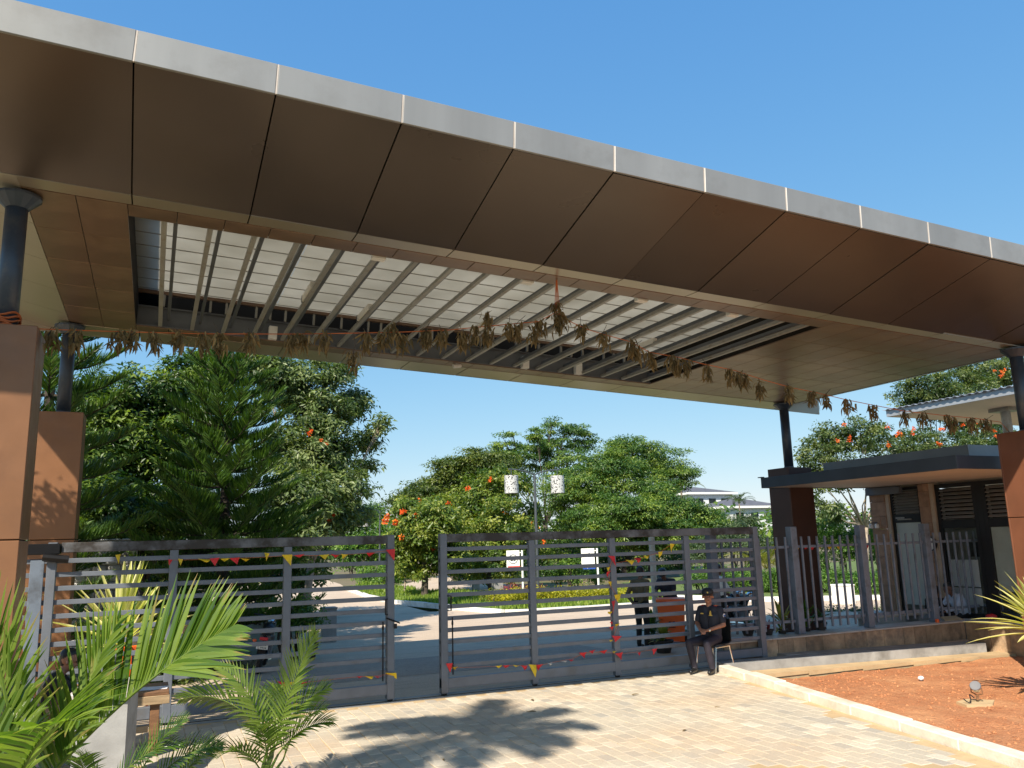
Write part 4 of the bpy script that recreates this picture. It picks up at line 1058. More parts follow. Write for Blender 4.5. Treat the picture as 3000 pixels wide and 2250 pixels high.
def norfolk(label, base, H, W, seed, tiers=16, zlow=.9, rot=0.):
    g = np.random.default_rng(seed); base = Vector(base)
    t = thing('norfolk_pine', label, 'pine tree', base)
    P = []; Nn = []; A = []; S = []; T = []
    mb = MB(); mb.tube([base - Vector((0, 0, .3)), base + Vector((0, 0, H * .5)), base + Vector((.05, 0, H))], [.17, .11, .02], 9)
    for k in range(tiers):
        f = k / (tiers - 1); z = zlow + (H - zlow - .15) * f ** .93
        L = W * ((1 - f) ** .62) * (1.0 if k > 1 else .85) + .16
        nb = 7 if k < tiers - 3 else 5
        for b in range(nb):
            az = rot + 2 * math.pi * (b + .5 * (k % 2)) / nb + g.normal(0, .2); Lb = L * g.uniform(.7, 1.12)
            d = np.array([math.cos(az), math.sin(az), 0]); sd = np.array([-math.sin(az), math.cos(az), 0])
            n = max(12, int(Lb * 30)); rise = g.normal(.05, .05) + .22 * f
            s = (np.arange(n) + .5) / n
            zz = z + Lb * (rise * s - .24 * s * (1 - s) + .16 * s ** 3) + g.normal(0, .01)
            bp = np.array(tuple(base)) + d * (s * Lb)[:, None]; bp[:, 2] = base.z + zz
            pts = [tuple(np.array(tuple(base)) + [0, 0, z])] + [tuple(bp[int(q * (n - 1))]) for q in (.25, .5, .75, 1)]
            mb.tube(pts, [.03, .026, .02, .014, .006], 4, cap=False)
            for sgn in (-1, 1):
                bl = (.15 + .27 * np.sin(np.pi * np.clip(s * .85 + .15, 0, 1)) ** .8) * g.uniform(.8, 1.15, n) * min(1, .35 + Lb / 2)
                ax = unit(sd * sgn * .9 + d * (.55 + .35 * s)[:, None] + np.array([0, 0, 1]) * (.70 + .35 * g.random(n))[:, None])
                m = s > .14
                for rep in range(3):
                    a2 = unit(ax + g.normal(0, .10, (n, 3)))
                    nr = unit(np.cross(a2, g.normal(size=(n, 3))))
                    P.append(bp[m] + g.normal(0, .012, (m.sum(), 3))); Nn.append(nr[m]); A.append(a2[m]); S.append(bl[m]); T.append(np.clip(g.normal(.5, .2, m.sum()) + .25 * (s[m] - .5), 0, 1))
    P, Nn, A, S, T = map(np.concatenate, (P, Nn, A, S, T))
    side = np.cross(Nn, A); w = .0105
    n = len(P); V = np.empty((n, 5, 3), np.float32)
    mid = P + A * (S * .55)[:, None] + np.array([0, 0, .03]); tip = P + A * S[:, None] + np.array([0, 0, 1]) * (S * .16)[:, None]
    V[:, 0] = P - side * w * .6; V[:, 1] = P + side * w * .6; V[:, 2] = mid - side * w; V[:, 3] = mid + side * w; V[:, 4] = tip
    i = np.arange(n)[:, None] * 5
    FC = np.concatenate([i + [0, 1, 3], i + [0, 3, 2], i + [2, 3, 4]])
    part(npmesh('needles', V.reshape(-1, 3) - np.array(tuple(base)), FC, mt['needle'], np.repeat(T, 5)), 'needles', None, t)
    part(mb, 'trunk', mt['darkbark'], t)
    return t

# blade of a palm leaflet / strap leaf: a folded strip along a bending spine
def blade(p0, d, up, L, w, droop, nseg=5, fold=.25, t=.5, edge=None, wprof=None):
    p = Vector(p0); d = Vector(d).normalized(); up = Vector(up)
    vs = []; ts = []; fs = []
    for i in range(nseg + 1):
        s = i / nseg
        side = d.cross(up); side = side.normalized() if side.length > 1e-6 else Vector((1, 0, 0)); nn = side.cross(d).normalized()
        ww = w * .5 * (wprof(s) if wprof else (min(1, .35 + 3 * s) * (1 - s ** 2.2)))
        if i == nseg: ww = w * .02
        vs += [p - side * ww + nn * fold * ww, p, p + side * ww + nn * fold * ww]
        e = t if edge is None else edge
        ts += [e, t, e]
        p = p + d * (L / nseg); d = (d + Vector((0, 0, -1)) * droop / nseg).normalized()
    for i in range(nseg):
        a = i * 3; fs += [(a, a + 1, a + 4, a + 3), (a + 1, a + 2, a + 5, a + 4)]
    return vs, fs, ts

class Palm:
    def __init__(s, name, label, base, seed, cat='palm', mat='leaf_palm', limit=300, group=None):
        s.t = thing(name, label, cat, base, group); s.base = Vector(base); s.g = random.Random(seed); s.n = 0; s.limit = limit; s.rest = MB(); s.mat = mt[mat]
    def frond(s, p0, az, el, L, bend, npair=32, ll=.42, lw=.034, vang=.55, droop=.35, bare=.22, roll=0., curl=0., tint=.5, solo_leaflets=True, rr=.011, fwd=.35, low=0.):
        g = s.g; p = Vector(p0); az = R(az); el = R(el)
        N = 28; pts = []; dirs = []
        for i in range(N + 1):
            q = i / N; e = el - R(bend) * q ** 1.4; a = az + R(curl) * q
            d = Vector((math.cos(a) * math.cos(e), math.sin(a) * math.cos(e), math.sin(e)))
            pts.append(p.copy()); dirs.append(d); p = p + d * (L / N)
        mb = MB(); mb.tube(pts[::2], [rr * (1 - .85 * i / 14) + .001 for i in range(15)], 5, t=.75)
        fr = part(mb, 'frond', s.mat, s.t)
        for k in range(npair):
            q = bare + (1 - bare) * (k + .5) / npair; x = q * N; i = min(int(x), N - 1); f = x - i
            c = pts[i].lerp(pts[i + 1], f); d = dirs[i]
            hor = d.cross(Vector((0, 0, 1))); hor = hor.normalized() if hor.length > 1e-4 else Vector((math.sin(az), -math.cos(az), 0)); up = hor.cross(d).normalized()
            rq = Matrix.Rotation(R(roll), 3, d); hor2 = rq @ hor; up2 = rq @ up
            prof = math.sin(math.pi * min(1, .18 + .78 * (k + .5) / npair)) ** .7
            for sg in (-1, 1):
                if q < low and (hor2 * sg).z < 0: continue
                ln = ll * prof * g.uniform(.88, 1.1)
                ld = (hor2 * sg * math.cos(vang) + up2 * math.sin(vang) + d * (fwd + 1.5 * q) + Vector((g.gauss(0, .06), g.gauss(0, .06), g.gauss(0, .06)))).normalized()
                v, fc, ts = blade(c, ld, up2, ln, lw * (.7 + .4 * prof), droop * g.uniform(.6, 1.4), 4, .3, min(1, max(0, tint + g.gauss(0, .24))))
                ts = [min(x, .84) for x in ts]
                if g.random() < .45: ts[-3:] = [1., 1., 1.]
                if g.random() < .15: ts[-6:-3] = [.93] * 3
                if solo_leaflets and s.n < s.limit:
                    m2 = MB(); m2.add(v, fc, t=ts); part(m2, 'leaflet', s.mat, fr); s.n += 1
                else: s.rest.add(v, fc, t=ts)
        return pts
    def stem(s, pts, r, mat=None):
        mb = MB(); mb.tube(pts, r, 8, t=.6); part(mb, 'stem', mat or s.mat, s.t)
    def done(s):
        if s.rest.v: part(s.rest, 'leaves', s.mat, s.t, kind='stuff')
        return s.t
def far_palm(label, base, h, nf, L, seed, mat='leaf_palm', group=None, lean=0):
    p = Palm('palm_tree', label, base, seed, 'palm tree', mat, 0, group)
    b = Vector(base); top = b + Vector((lean, 0, h))
    if h > .5: p.stem([b - Vector((0, 0, .3)), b.lerp(top, .5) + Vector((lean * .1, 0, 0)), top], [.16, .12, .10], mt['palebark'])
    g = random.Random(seed)
    for k in range(nf):
        p.frond(top, 360 * k / nf + g.uniform(-14, 14), g.uniform(25, 75), L * g.uniform(.8, 1.1), g.uniform(60, 110), 22, L * .26, L * .022, .35, .6, .15, tint=g.uniform(.3, .7), solo_leaflets=False, rr=.02)
    return p.done()

# ------------------------------------------------------------------ trees and planting
GRP_T = 'trees behind the gate'
b = aty(655, 1600, 20); norfolk('tall dark Norfolk pine with tiered feathery branches behind the left gate', (b.x, 20, -.22), 7.75, 2.35, 5, tiers=20)
b = aty(165, 1100, 18.5); norfolk('second Norfolk pine half hidden by the left pillars', (b.x - .1, 18.5, -.2), 9.5, 2.05, 9, rot=.3)
tree('mango_tree', 'dense dark green mango tree between the left pillars and the Norfolk pine', (aty(430, 1600, 23.5).x, 23.5, -.3), [B(300, 1190, 24.2, 110), B(420, 1160, 24.2, 110), B(530, 1110, 24.2, 90), B(380, 1300, 23.4, 140), B(270, 1370, 23.4, 120), B(490, 1400, 23.4, 130), B(340, 1490, 22.6, 120), B(560, 1260, 24.2, 110), B(625, 1075, 25.0, 75), B(430, 1540, 22.6, 120), B(260, 1510, 22.6, 100), B(570, 1500, 23.4, 110)], 'leaf_mango', 'darkbark', .2, 420, 95, .165, 21, cr=.50, asp=.36, droop=.9)
tree('silver_leaved_tree', 'pale leaved loose tree rising right of the Norfolk pine up to the canopy', (aty(905, 1600, 27).x, 27, -.3), [B(860, 1130, 27.9, 95), B(940, 1210, 27.9, 90), B(880, 1330, 27.1, 110), B(965, 1340, 27.1, 80), B(1010, 1430, 27.1, 70), B(880, 1460, 26.2, 110), B(965, 1090, 27.9, 60), B(1030, 1180, 27.9, 48), B(1062, 1290, 27.9, 40), B(1118, 1245, 27.9, 28), B(1040, 1500, 27.1, 45), B(780, 1080, 27.9, 70), B(960, 1520, 26.2, 80), B(830, 1560, 25.4, 90), B(1020, 1100, 28.7, 40), B(1075, 1370, 27.9, 26)], 'leaf_silver', 'palebark', .15, 480, 70, .175, 22, cr=.42, asp=.34, droop=1.0,
     flowers=[(aty(x, y, 25.6), .08) for x, y in ((905, 1270), (940, 1290), (958, 1300), (980, 1510), (965, 1525), (912, 1262))])
far_palm('pinnate palm partly hidden behind the left rear pole', (aty(235, 1150, 36).x, 36, -.3), aty(235, 1150, 36).z, 12, 2.2, 31, 'leaf_grey')
shrub('shrub', 'dark shrub mass under the mango tree behind the left gate', [B(250, 1590, 27, 80), B(350, 1620, 27, 90), B(450, 1640, 27, 95), B(560, 1660, 27, 90), B(480, 1740, 25, 80)], 'leaf_mango', 230, 70, .15, 41)
shrub('shrub', 'dark leafy shrub mass beside the left road behind the gate', [B(700, 1640, 30, 90), B(800, 1620, 30, 95), B(880, 1580, 31, 90), B(890, 1660, 29, 75), B(760, 1710, 27, 70), B(840, 1690, 28, 60)], 'leaf_mango', 240, 70, .15, 42)
shrub('shrub', 'low shrub with white flowers by the motorcycle', [B(870, 1790, 19, 42), B(840, 1800, 19, 40), B(905, 1810, 19, 30)], 'leaf_bright', 60, 50, .10, 43)
shrub('shrub', 'low yellow green groundcover shrub beside the beige post', [B(480, 1975, 17, 40), B(530, 1985, 17, 34), B(620, 1960, 18, 36), B(660, 1955, 18, 30)], 'leaf_olive', 70, 40, .09, 44)
# centre group
def fl(Y, *pts): return [(aty(x, y, Y), .17) for x, y in pts]
tree('tulip_tree', 'small flowering tulip tree on the island left of the gate gap', gp(1246, 1752), [B(1235, 1560, 38, 80), B(1190, 1500, 38, 50), B(1290, 1520, 38, 80), B(1220, 1640, 37.5, 70), B(1310, 1630, 37.5, 65), B(1180, 1600, 38, 50)], 'leaf_tulip', 'bark', .17, 230, 60, .19, 51, 'orange flowering tulip trees', fork=.75, cr=.5, asp=.45, flowers=fl(36.6, (1127, 1527), (1134, 1516), (1158, 1532), (1180, 1500), (1220, 1510), (1176, 1576), (1268, 1610)))
tree('tulip_tree', 'broad yellowish flowering tulip tree behind the first lamp', gp(1440, 1738), [B(1340, 1500, 42, 80), B(1400, 1460, 42, 75), B(1450, 1430, 42, 75), B(1500, 1420, 42, 55), B(1380, 1580, 41, 90), B(1480, 1540, 41, 95), B(1540, 1500, 42, 50), B(1450, 1640, 40.5, 85), B(1540, 1610, 41, 60), B(1370, 1650, 40.5, 60)], 'leaf_tulip', 'bark', .2, 400, 60, .20, 52, 'orange flowering tulip trees', cr=.55, asp=.45, flowers=fl(40.2, (1312, 1475), (1372, 1432), (1438, 1405), (1481, 1501), (1560, 1537), (1592, 1584), (1570, 1540), (1458, 1555), (1390, 1580), (1330, 1640), (1232, 1470)))
tree('rain_tree', 'olive green spreading tree at the left of the central group', (aty(1330, 1600, 56).x, 56, -.3), [B(1190, 1470, 56, 40), B(1240, 1440, 56, 50), B(1300, 1420, 56, 60), B(1370, 1395, 56, 65), B(1395, 1355, 56, 45), B(1310, 1370, 56, 35), B(1450, 1370, 56, 60), B(1270, 1480, 56, 60), B(1230, 1500, 56, 50)], 'leaf_olive', 'bark', .3, 330, 100, .22, 53, cr=.95, cflat=.3, asp=.4)
tree('rain_tree', 'tall open crowned tree standing highest in the central group', (aty(1600, 1600, 60).x, 60, -.3), [B(1480, 1335, 60, 55), B(1560, 1340, 60, 70), B(1600, 1290, 60, 60), B(1650, 1340, 60, 70), B(1690, 1280, 60, 45), B(1615, 1235, 60, 22), B(1655, 1255, 60, 24), B(1722, 1262, 60, 26), B(1480, 1288, 60, 26), B(1500, 1275, 60, 14), B(1730, 1300, 60, 22), B(1570, 1270, 60, 24), B(1440, 1345, 60, 30)], 'leaf_rain', 'bark', .24, 170, 90, .21, 54, cr=.75, cflat=.26, asp=.4)
tree('rain_tree', 'round feathery rain tree crown at the right of the central group', (aty(1830, 1600, 53).x, 53, -.3), [B(1760, 1360, 52, 60), B(1830, 1330, 52, 60), B(1890, 1340, 52, 65), B(1950, 1360, 52, 60), B(2000, 1390, 52, 42), B(2040, 1375, 52, 22), B(1820, 1310, 52, 30), B(1900, 1310, 52, 30), B(1920, 1420, 52, 60), B(1740, 1420, 52, 75), B(1660, 1430, 52, 80), B(1820, 1410, 52, 80), B(1690, 1490, 51, 90)], 'leaf_rain', 'darkbark', .3, 360, 115, .20, 55, cr=.95, cflat=.28, asp=.36)
tree('rain_tree', 'lower bright green feathery tree reaching right over the gate', (aty(1900, 1600, 47.5).x, 47.5, -.3), [B(1720, 1520, 46, 55), B(1790, 1500, 46, 55), B(1860, 1500, 46, 60), B(1935, 1440, 46, 42), B(1930, 1490, 46, 55), B(2000, 1500, 46, 50), B(2060, 1520, 46, 50), B(2110, 1540, 46, 32), B(1880, 1560, 45, 70), B(1980, 1560, 45, 60), B(1770, 1560, 45, 50), B(2060, 1570, 45, 40)], 'leaf_rain', 'darkbark', .2, 420, 130, .19, 56, cr=.9, cflat=.28, asp=.36)
shrub('thicket', 'dark thicket of trunks and leaves under the central trees', [B(1480, 1660, 52, 60), B(1560, 1630, 58, 90), B(1650, 1600, 58, 95), B(1740, 1640, 56, 90), B(1850, 1640, 56, 90), B(1960, 1640, 56, 80), B(1620, 1690, 50, 50), B(1720, 1700, 50, 45), B(1900, 1700, 50, 50)], 'leaf_mango', 520, 60, .24, 57, cr=.7)
shrub('shrub', 'bright green shrub below the blue banded sign', [B(1665, 1655, 40, 28), B(1640, 1680, 40, 24), B(1690, 1690, 40, 26), B(1740, 1690, 39, 20)], 'leaf_bright', 60, 50, .13, 58)
shrub('shrub', 'dark red leaved shrub at the foot of the island trees', [B(1500, 1725, 37, 14), B(1580, 1722, 37, 14), B(1545, 1728, 37, 12)], 'leaf_red', 30, 40, .09, 59)
tree('sapling', 'thin sapling on the island grass left of the tulip tree', gp(1186, 1745), [B(1185, 1640, 40, 30), B(1195, 1600, 40, 26), B(1175, 1670, 40, 18)], 'leaf_tulip', 'palebark', .05, 50, 50, .16, 60, fork=.8, cr=.35)
# right of the gate, beyond the fence
shrub('shrub', 'grey green loose shrub right of the rain trees', [B(2060, 1610, 36, 45), B(2110, 1590, 37, 50), B(2150, 1560, 38, 40), B(2180, 1530, 40, 32), B(2210, 1600, 36, 45)], 'leaf_grey', 230, 60, .13, 61)
shrub('hedge', 'bright green clipped shrub bed along the white kerb beyond the fence', [B(2040, 1690, 30, 40), B(2110, 1690, 30, 42), B(2180, 1700, 29, 45), B(2250, 1705, 28, 42), B(2300, 1700, 28, 45), B(2410, 1710, 27, 40), B(2470, 1700, 27, 42), B(2530, 1710, 26, 40), B(2590, 1700, 26, 40)], 'leaf_bright', 420, 60, .10, 62, cat='hedge', flat=.75)
far_palm('young yellow green palm left of the dark pillar', (aty(2240, 1600, 33).x, 33, -.25), .8, 13, 2.3, 63, 'leaf_yellowpalm')
far_palm('yellowish palm head in front of the far house', (aty(1996, 1440, 72).x, 72, -.3), aty(1996, 1425, 72).z, 11, 2.6, 64, 'leaf_yellowpalm')
far_palm('grey green palm beside the far grey roofs', (aty(2165, 1470, 100).x, 100, -.3), aty(2165, 1470, 100).z, 11, 3.2, 65, 'leaf_grey')
tree('tulip_tree', 'large flowering tulip tree with pale twisting stems behind the guardhouse', (aty(2520, 1600, 31.5).x, 31.5, -.3), [B(2390, 1330, 31, 60), B(2440, 1290, 31, 60), B(2520, 1270, 31, 60), B(2600, 1320, 31, 85), B(2700, 1330, 31, 90), B(2800, 1330, 31, 90), B(2900, 1320, 31, 90), B(2980, 1330, 31, 80), B(2470, 1380, 31, 60), B(2400, 1400, 31, 45), B(2560, 1400, 31, 60), B(2430, 1500, 30, 45), B(2360, 1440, 31, 40)], 'leaf_tulipgrey', 'palebark', .24, 480, 60, .17, 66, 'orange flowering tulip trees', fork=.45, cr=.42, asp=.45,
     flowers=[(aty(x, y, 28.6), .115) for x, y in ((2488, 1281), (2492, 1290), (2472, 1244), (2602, 1250), (2632, 1268), (2625, 1276), (2640, 1272), (2676, 1256), (2674, 1270), (2604, 1305), (2755, 1256), (2764, 1258), (2820, 1246), (2754, 1302), (2748, 1300), (2914, 1262), (2918, 1278), (2862, 1238), (2452, 1290))])
tree('mango_tree', 'dark tree topping the corrugated canopy at the upper right', (aty(2800, 1600, 44).x, 44, -.3), [B(2660, 1150, 44, 50), B(2720, 1130, 44, 65), B(2800, 1115, 44, 75), B(2880, 1095, 44, 80), B(2960, 1085, 44, 90), B(2860, 1200, 44, 100), B(2740, 1190, 44, 80)], 'leaf_tulipgrey', 'bark', .35, 420, 60, .22, 67, cr=.6, flowers=[(aty(x, y, 41), .17) for x, y in ((2912, 1086), (2936, 1090), (2944, 1083), (2934, 1101))])
shrub('shrub', 'green shrubs seen under the guardhouse roof edge', [B(2410, 1560, 34, 50), B(2470, 1600, 33, 55), B(2530, 1560, 33, 50), B(2580, 1620, 33, 45), B(2400, 1650, 32, 40)], 'leaf_bright', 190, 60, .14, 68)
shrub('shrub', 'low grey leaved plants on the bed behind the picket fence', [B(2440, 1795, 20.5, 22), B(2480, 1800, 20.5, 26), B(2520, 1805, 20, 26), B(2570, 1800, 20, 24), B(2400, 1800, 21, 16)], 'leaf_grey', 70, 50, .09, 69)
shrub('shrub', 'rounded trees over the far end of the left road', [B(1085, 1510, 88, 50), B(1040, 1560, 80, 55), B(1130, 1560, 80, 50), B(1150, 1620, 70, 50), B(1085, 1610, 66, 60), B(1020, 1620, 66, 50)], 'leaf_bright', 260, 55, .30, 70, cr=.9)
shrub('shrub', 'green border shrubs between the two roads', [B(1150, 1680, 56, 40), B(1080, 1680, 52, 40), B(1130, 1700, 50, 26), B(1190, 1670, 60, 30)], 'leaf_bright', 130, 55, .16, 71)
# far belt of woods closing the horizon
g_ = np.random.default_rng(8)
bl = []
for k in range(120):
    a = R(-50 + 140 * k / 120); d = 150 + 40 * g_.random()
    bl.append((Vector((math.sin(a) * d, math.cos(a) * d, 1.5 + 1.5 * g_.random())), 4.5 + 2 * g_.random()))
(V, FC, T), cc = crown_np(bl, 2400, 16, 1.0, 77, cr=1.8, asp=.7)
o = bpy.data.objects.new('far_woods', npmesh('far_woods', V, FC, mt['leaf_rain'], T)); COL.objects.link(o); tag(o, 'low belt of distant trees along the horizon', 'woods', kind='stuff')
# island grass
g_ = np.random.default_rng(12)
from mathutils.geometry import intersect_point_tri_2d
poly = front + back
def inside(x, y):
    c = False; n = len(poly)
    for i in range(n):
        (x1, y1), (x2, y2) = poly[i], poly[i - 1]
        if (y1 > y) != (y2 > y) and x < (x2 - x1) * (y - y1) / (y2 - y1) + x1: c = not c
    return c
P = []
xs_ = [p[0] for p in poly]; ys2 = [p[1] for p in poly]
while len(P) < 26000:
    x, y = g_.uniform(min(xs_), max(xs_)), g_.uniform(min(ys2), max(ys2))
    if inside(x, y) and g_.random() < (38. / y) ** 2: P.append((x, y, -.19))
P = np.array(P); n = len(P)
nr = unit(g_.normal(size=(n, 3)) * [1, 1, .1] + [0, -.6, .2]); ax = unit(g_.normal(size=(n, 3)) * .4 + [0, 0, 1])
tall = np.array([.10 + .22 * max(0, mnoise.noise((p[0] * .5, p[1] * .35, 0)) + .25) for p in P])
V, FC, T = leaves_np(P, nr, ax, tall * g_.uniform(.6, 1.5, n), .22, np.clip(g_.normal(.5, .25, n), 0, 1))
o = bpy.data.objects.new('grass', npmesh('grass', V, FC, mt['grassblade'], T)); COL.objects.link(o); tag(o, 'uneven green grass covering the traffic island', 'grass', kind='stuff')
# golden hedge along the island edge
hb = []
for k in range(22):
    px = 1450 + (1865 - 1450) * k / 21; py = 1770 + 10 * math.sin(k * .5) * .3 - max(0, (k - 11)) * .6
    p = gp(px, py); hb.append((Vector((p.x, p.y + .3, .02 + .06 * math.sin(k * 1.9))), .42))
shrub('hedge', 'low golden yellow hedge on the island behind the right gate', hb, 'leaf_gold', 420, 60, .075, 80, cat='hedge', cr=.20, cflat=1.0, flat=.62, droop=-.8, upb=.3)
# bits of litter on paving
_fl = ['dry curled leaf on the pavers level with the gate gap', 'dry leaf on the pavers before the seated guard', 'small dry leaf on the pavers close to the white kerb', 'dry leaf on the pavers beside the small palm clump', 'small dry leaf at the front of the paving', 'dry leaf on the pavers just before the longer gate leaf']
for k, (x, y, s_) in enumerate(((4.9, 10.6, .05), (6.6, 10.9, .045), (7.1, 9.6, .03), (3.0, 8.9, .03), (6.0, 8.7, .035), (5.2, 11.4, .05))):
    mb = MB(); v, fc, ts = blade((x, y, .006), (rnd.uniform(-1, 1), rnd.uniform(-1, 1), .05), (0, 0, 1), s_ * 3, s_, .1, 4, .4); mb.add(v, fc, t=ts)
    solo(mb, 'fallen_leaf', mt['deadleaf'], _fl[k], 'leaf', (x, y, 0), 'fallen leaves on the paving')

# ------------------------------------------------------------------ furcraea and variegated rosettes
def rosette(name, label, base, n, L, w, mat, seed, e0=10, e1=85, droop=.5, cat='plant', az=(0, 360), edge=True, twist=True, limit=300):
    t = thing(name, label, cat, base); g = random.Random(seed); bb = Vector(base)
    for k in range(n):
        f = (k + .5) / n; a = R(az[0] + (az[1] - az[0]) * ((k * .381966) % 1.0)); e = R(e0 + (e1 - e0) * f + g.uniform(-7, 7))
        d = Vector((math.cos(a) * math.cos(e), math.sin(a) * math.cos(e), math.sin(e)))
        ll = L * g.uniform(.75, 1.08) * (1 - .25 * f)
        t0 = g.uniform(.15, .5)
        v, fc, ts = blade(bb + Vector((0, 0, .03 + .16 * f)) + d * .04, d, (0, 0, 1), ll, w * g.uniform(.85, 1.1), droop * g.uniform(.3, 1.2), 6, .35, t0, g.uniform(.8, 1.) if edge else t0, lambda s: min(1, .55 + 1.2 * s) * (1 - s ** 3))
        mb = MB(); mb.add(v, fc, t=ts); part(mb, 'leaf', mat, t)
    mb = MB(); mb.lathe([(.05, -.1), (.07, .02), (.04, .12)], 8, bb); part(mb, 'stem', mt['palebark'], t)
    return t
b = aty(352, 1885, 14.4)
rosette('furcraea', 'big cream striped furcraea with stiff sword leaves behind the left gate', (b.x, 14.4, b.z - .1), 44, 1.55, .12, mt['variegated'], 3, 5, 88, .25)
b = aty(3058, 1848, 8.0)
yc = rosette('variegated_yucca', 'cream edged yucca at the right edge of the red soil bed', (b.x, b.y, b.z - .08), 62, .98, .115, mt['variegated'], 4, -8, 82, .45)
mb = MB(); mb.tube([(b.x, b.y, -.4), (b.x + .02, b.y, b.z * .5), (b.x, b.y, b.z)], [.075, .06, .055], 9); part(mb, 'trunk', mt['palebark'], yc)
mb = MB()
# ------------------------------------------------------------------ foreground palms
d_ = ray(110, 2250); hd = Vector((d_.x, d_.y, 0)).normalized()
pb = hd * 4.9
A = Palm('areca_palm', 'large areca palm close by at the lower left, one frond arching over the gate', (pb.x, pb.y, .03), 5)
def fs(pxx, pyy, dist):
    d = ray(pxx, pyy); s_ = dist / math.hypot(d.x, d.y); return CAMV + d * s_
q = fs(130, 2290, 4.7)
A.stem([(pb.x, pb.y, 0), (pb.x + .02, pb.y, .55), tuple(q)], [.035, .028, .016])
A.frond(q, -25, 47, 1.12, 22, 52, .50, .036, .25, .18, .06, roll=60, tint=.62, rr=.010, fwd=.15, low=.64)
q2 = fs(95, 2300, 4.6)
A.stem([(pb.x, pb.y, 0), (pb.x, pb.y + .03, .5), tuple(q2)], [.03, .026, .014])
A.frond(q2, 155, 72, 1.05, 30, 30, .40, .030, .2, .9, .08, roll=50, tint=.82)  # left fronds: raised tint puts sunlight into the leaf colour
q3_ = fs(60, 2330, 4.5); A.frond(q3_, 165, 60, .95, 50, 26, .42, .032, .3, .7, .08, roll=-30, tint=.7)
q4 = fs(50, 2330, 4.6); A.frond(q4, 152, 80, 1.02, 22, 34, .40, .028, .25, .3, .06, roll=62, tint=.8)
q5 = fs(30, 2340, 4.4); A.frond(q5, -60, 58, .7, 60, 22, .40, .034, .3, .4, .1, roll=20, tint=.65)
q6_ = fs(20, 2360, 4.5); A.frond(q6_, 175, 50, .75, 50, 22, .30, .024, .4, .3, .1, roll=0, tint=.6)
A.frond(fs(120, 2420, 4.8), -28, 78, 1.0, 18, 36, .38, .028, .25, .3, .06, roll=62, tint=.7, low=.3)
A.frond(fs(10, 2420, 5.0), 150, 62, .95, 30, 34, .42, .03, .25, .4, .06, roll=60, tint=.75)
A.done()
Bp = Palm('areca_palm', 'smaller areca palm clump at the bottom in front of the left gate', (1.0, 8.45, .0), 6)
def bfr(px, py, az, el, L, bend, n=24, ll=.30, lw=.026, roll=55, tint=.65, v=.3, dr=.4, dist=8.5):
    p = fs(px, py, dist)
    Bp.stem([(1.0, 8.45, -.1), (.5 * (1.0 + p.x), .5 * (8.45 + p.y), .5 * p.z), tuple(p)], [.022, .018, .010])
    Bp.frond(p, az, el, L, bend, n, ll, lw, v, dr, .08, roll=roll, tint=tint, rr=.007)
bfr(800, 2190, -30, 74, 1.12, 12, 32, .34, .026, 65, .85)
bfr(790, 2170, 150, 50, 1.05, 70, 28, .34, .026, 60, .5)
bfr(795, 2200, 156, 74, .95, 45, 24, .28, .026, -50, .95)
bfr(805, 2190, -24, 66, .75, 50, 24, .28, .022, 50, .65)
bfr(815, 2210, -22, 52, .6, 60, 22, .26, .02, 30, .5)
bfr(785, 2230, -110, 60, .8, 70, 22, .28, .022, 0, .4)
bfr(800, 2215, 80, 62, .9, 60, 22, .3, .022, 10, .45)
bfr(780, 2240, 170, 36, .75, 60, 20, .26, .02, 30, .35)
bfr(830, 2225, -45, 70, .7, 60, 20, .26, .02, 40, .8)
bfr(760, 2250, -140, 50, .6, 70, 18, .24, .02, 20, .5)
Bp.done()
Cp = Palm('areca_palm', 'low bushy palm with browned tips before the grey pedestal', (.05, 7.6, .03), 7)
for (px, py, az, el, L, bend, roll, tint) in ((400, 2290, -30, 66, .62, 40, 50, .35), (330, 2300, -20, 50, .6, 55, 30, .3), (450, 2290, -24, 45, .6, 50, 40, .4), (300, 2300, 150, 60, .45, 60, 30, .5), (250, 2290, -100, 55, .5, 60, 0, .3), (520, 2300, -24, 60, .45, 50, 40, .5)):
    p = fs(px, py, 7.5); Cp.frond(p, az, el, L, bend, 22, .22, .018, .35, .35, .06, roll=roll, tint=tint, rr=.006); Cp.stem([(.05, 7.6, 0), tuple(p)], [.018, .009])
Cp.done()
# tall palm standing just outside the frame; its crown throws the frond shadow on the paving
Dp = Palm('palm_tree', 'tall palm beside the drive shading the paving', (-4.0, 3.2, .0), 8, 'palm tree', limit=0)
Dp.stem([(-4.0, 3.2, -.2), (-3.9, 3.3, 4.6), (-3.75, 3.35, 9.0)], [.15, .12, .10], mt['palebark'])
for k in range(13): Dp.frond(Vector((-3.75, 3.35, 8.95)), 360 * k / 13 + 7, random.Random(k).uniform(5, 60), random.Random(k + 40).uniform(1.5, 1.85), 70, 30, .62, .06, .3, .5, .1, tint=.5, solo_leaflets=False, rr=.02)
Dp.done()

# two thin trees just left of the frame; their branches shade the pillars
for (bx, by, h_, sd_, lab) in ((-4.3, 13.0, 6.2, 91, 'thin young tree left of the gate shading the rear pillar'), (-4.6, 7.0, 4.6, 92, 'thin young tree left of the drive shading the front pillar')):
    g_r = random.Random(sd_)
    tree('young_tree', lab, (bx, by, -.1), [(Vector((bx + g_r.uniform(-.6, .6), by + g_r.uniform(-.6, .6), h_ * f)), .45) for f in (.6, .72, .8, .9, 1.)], 'leaf_mango', 'bark', .06, 34, 26, .16, sd_, cr=.35)

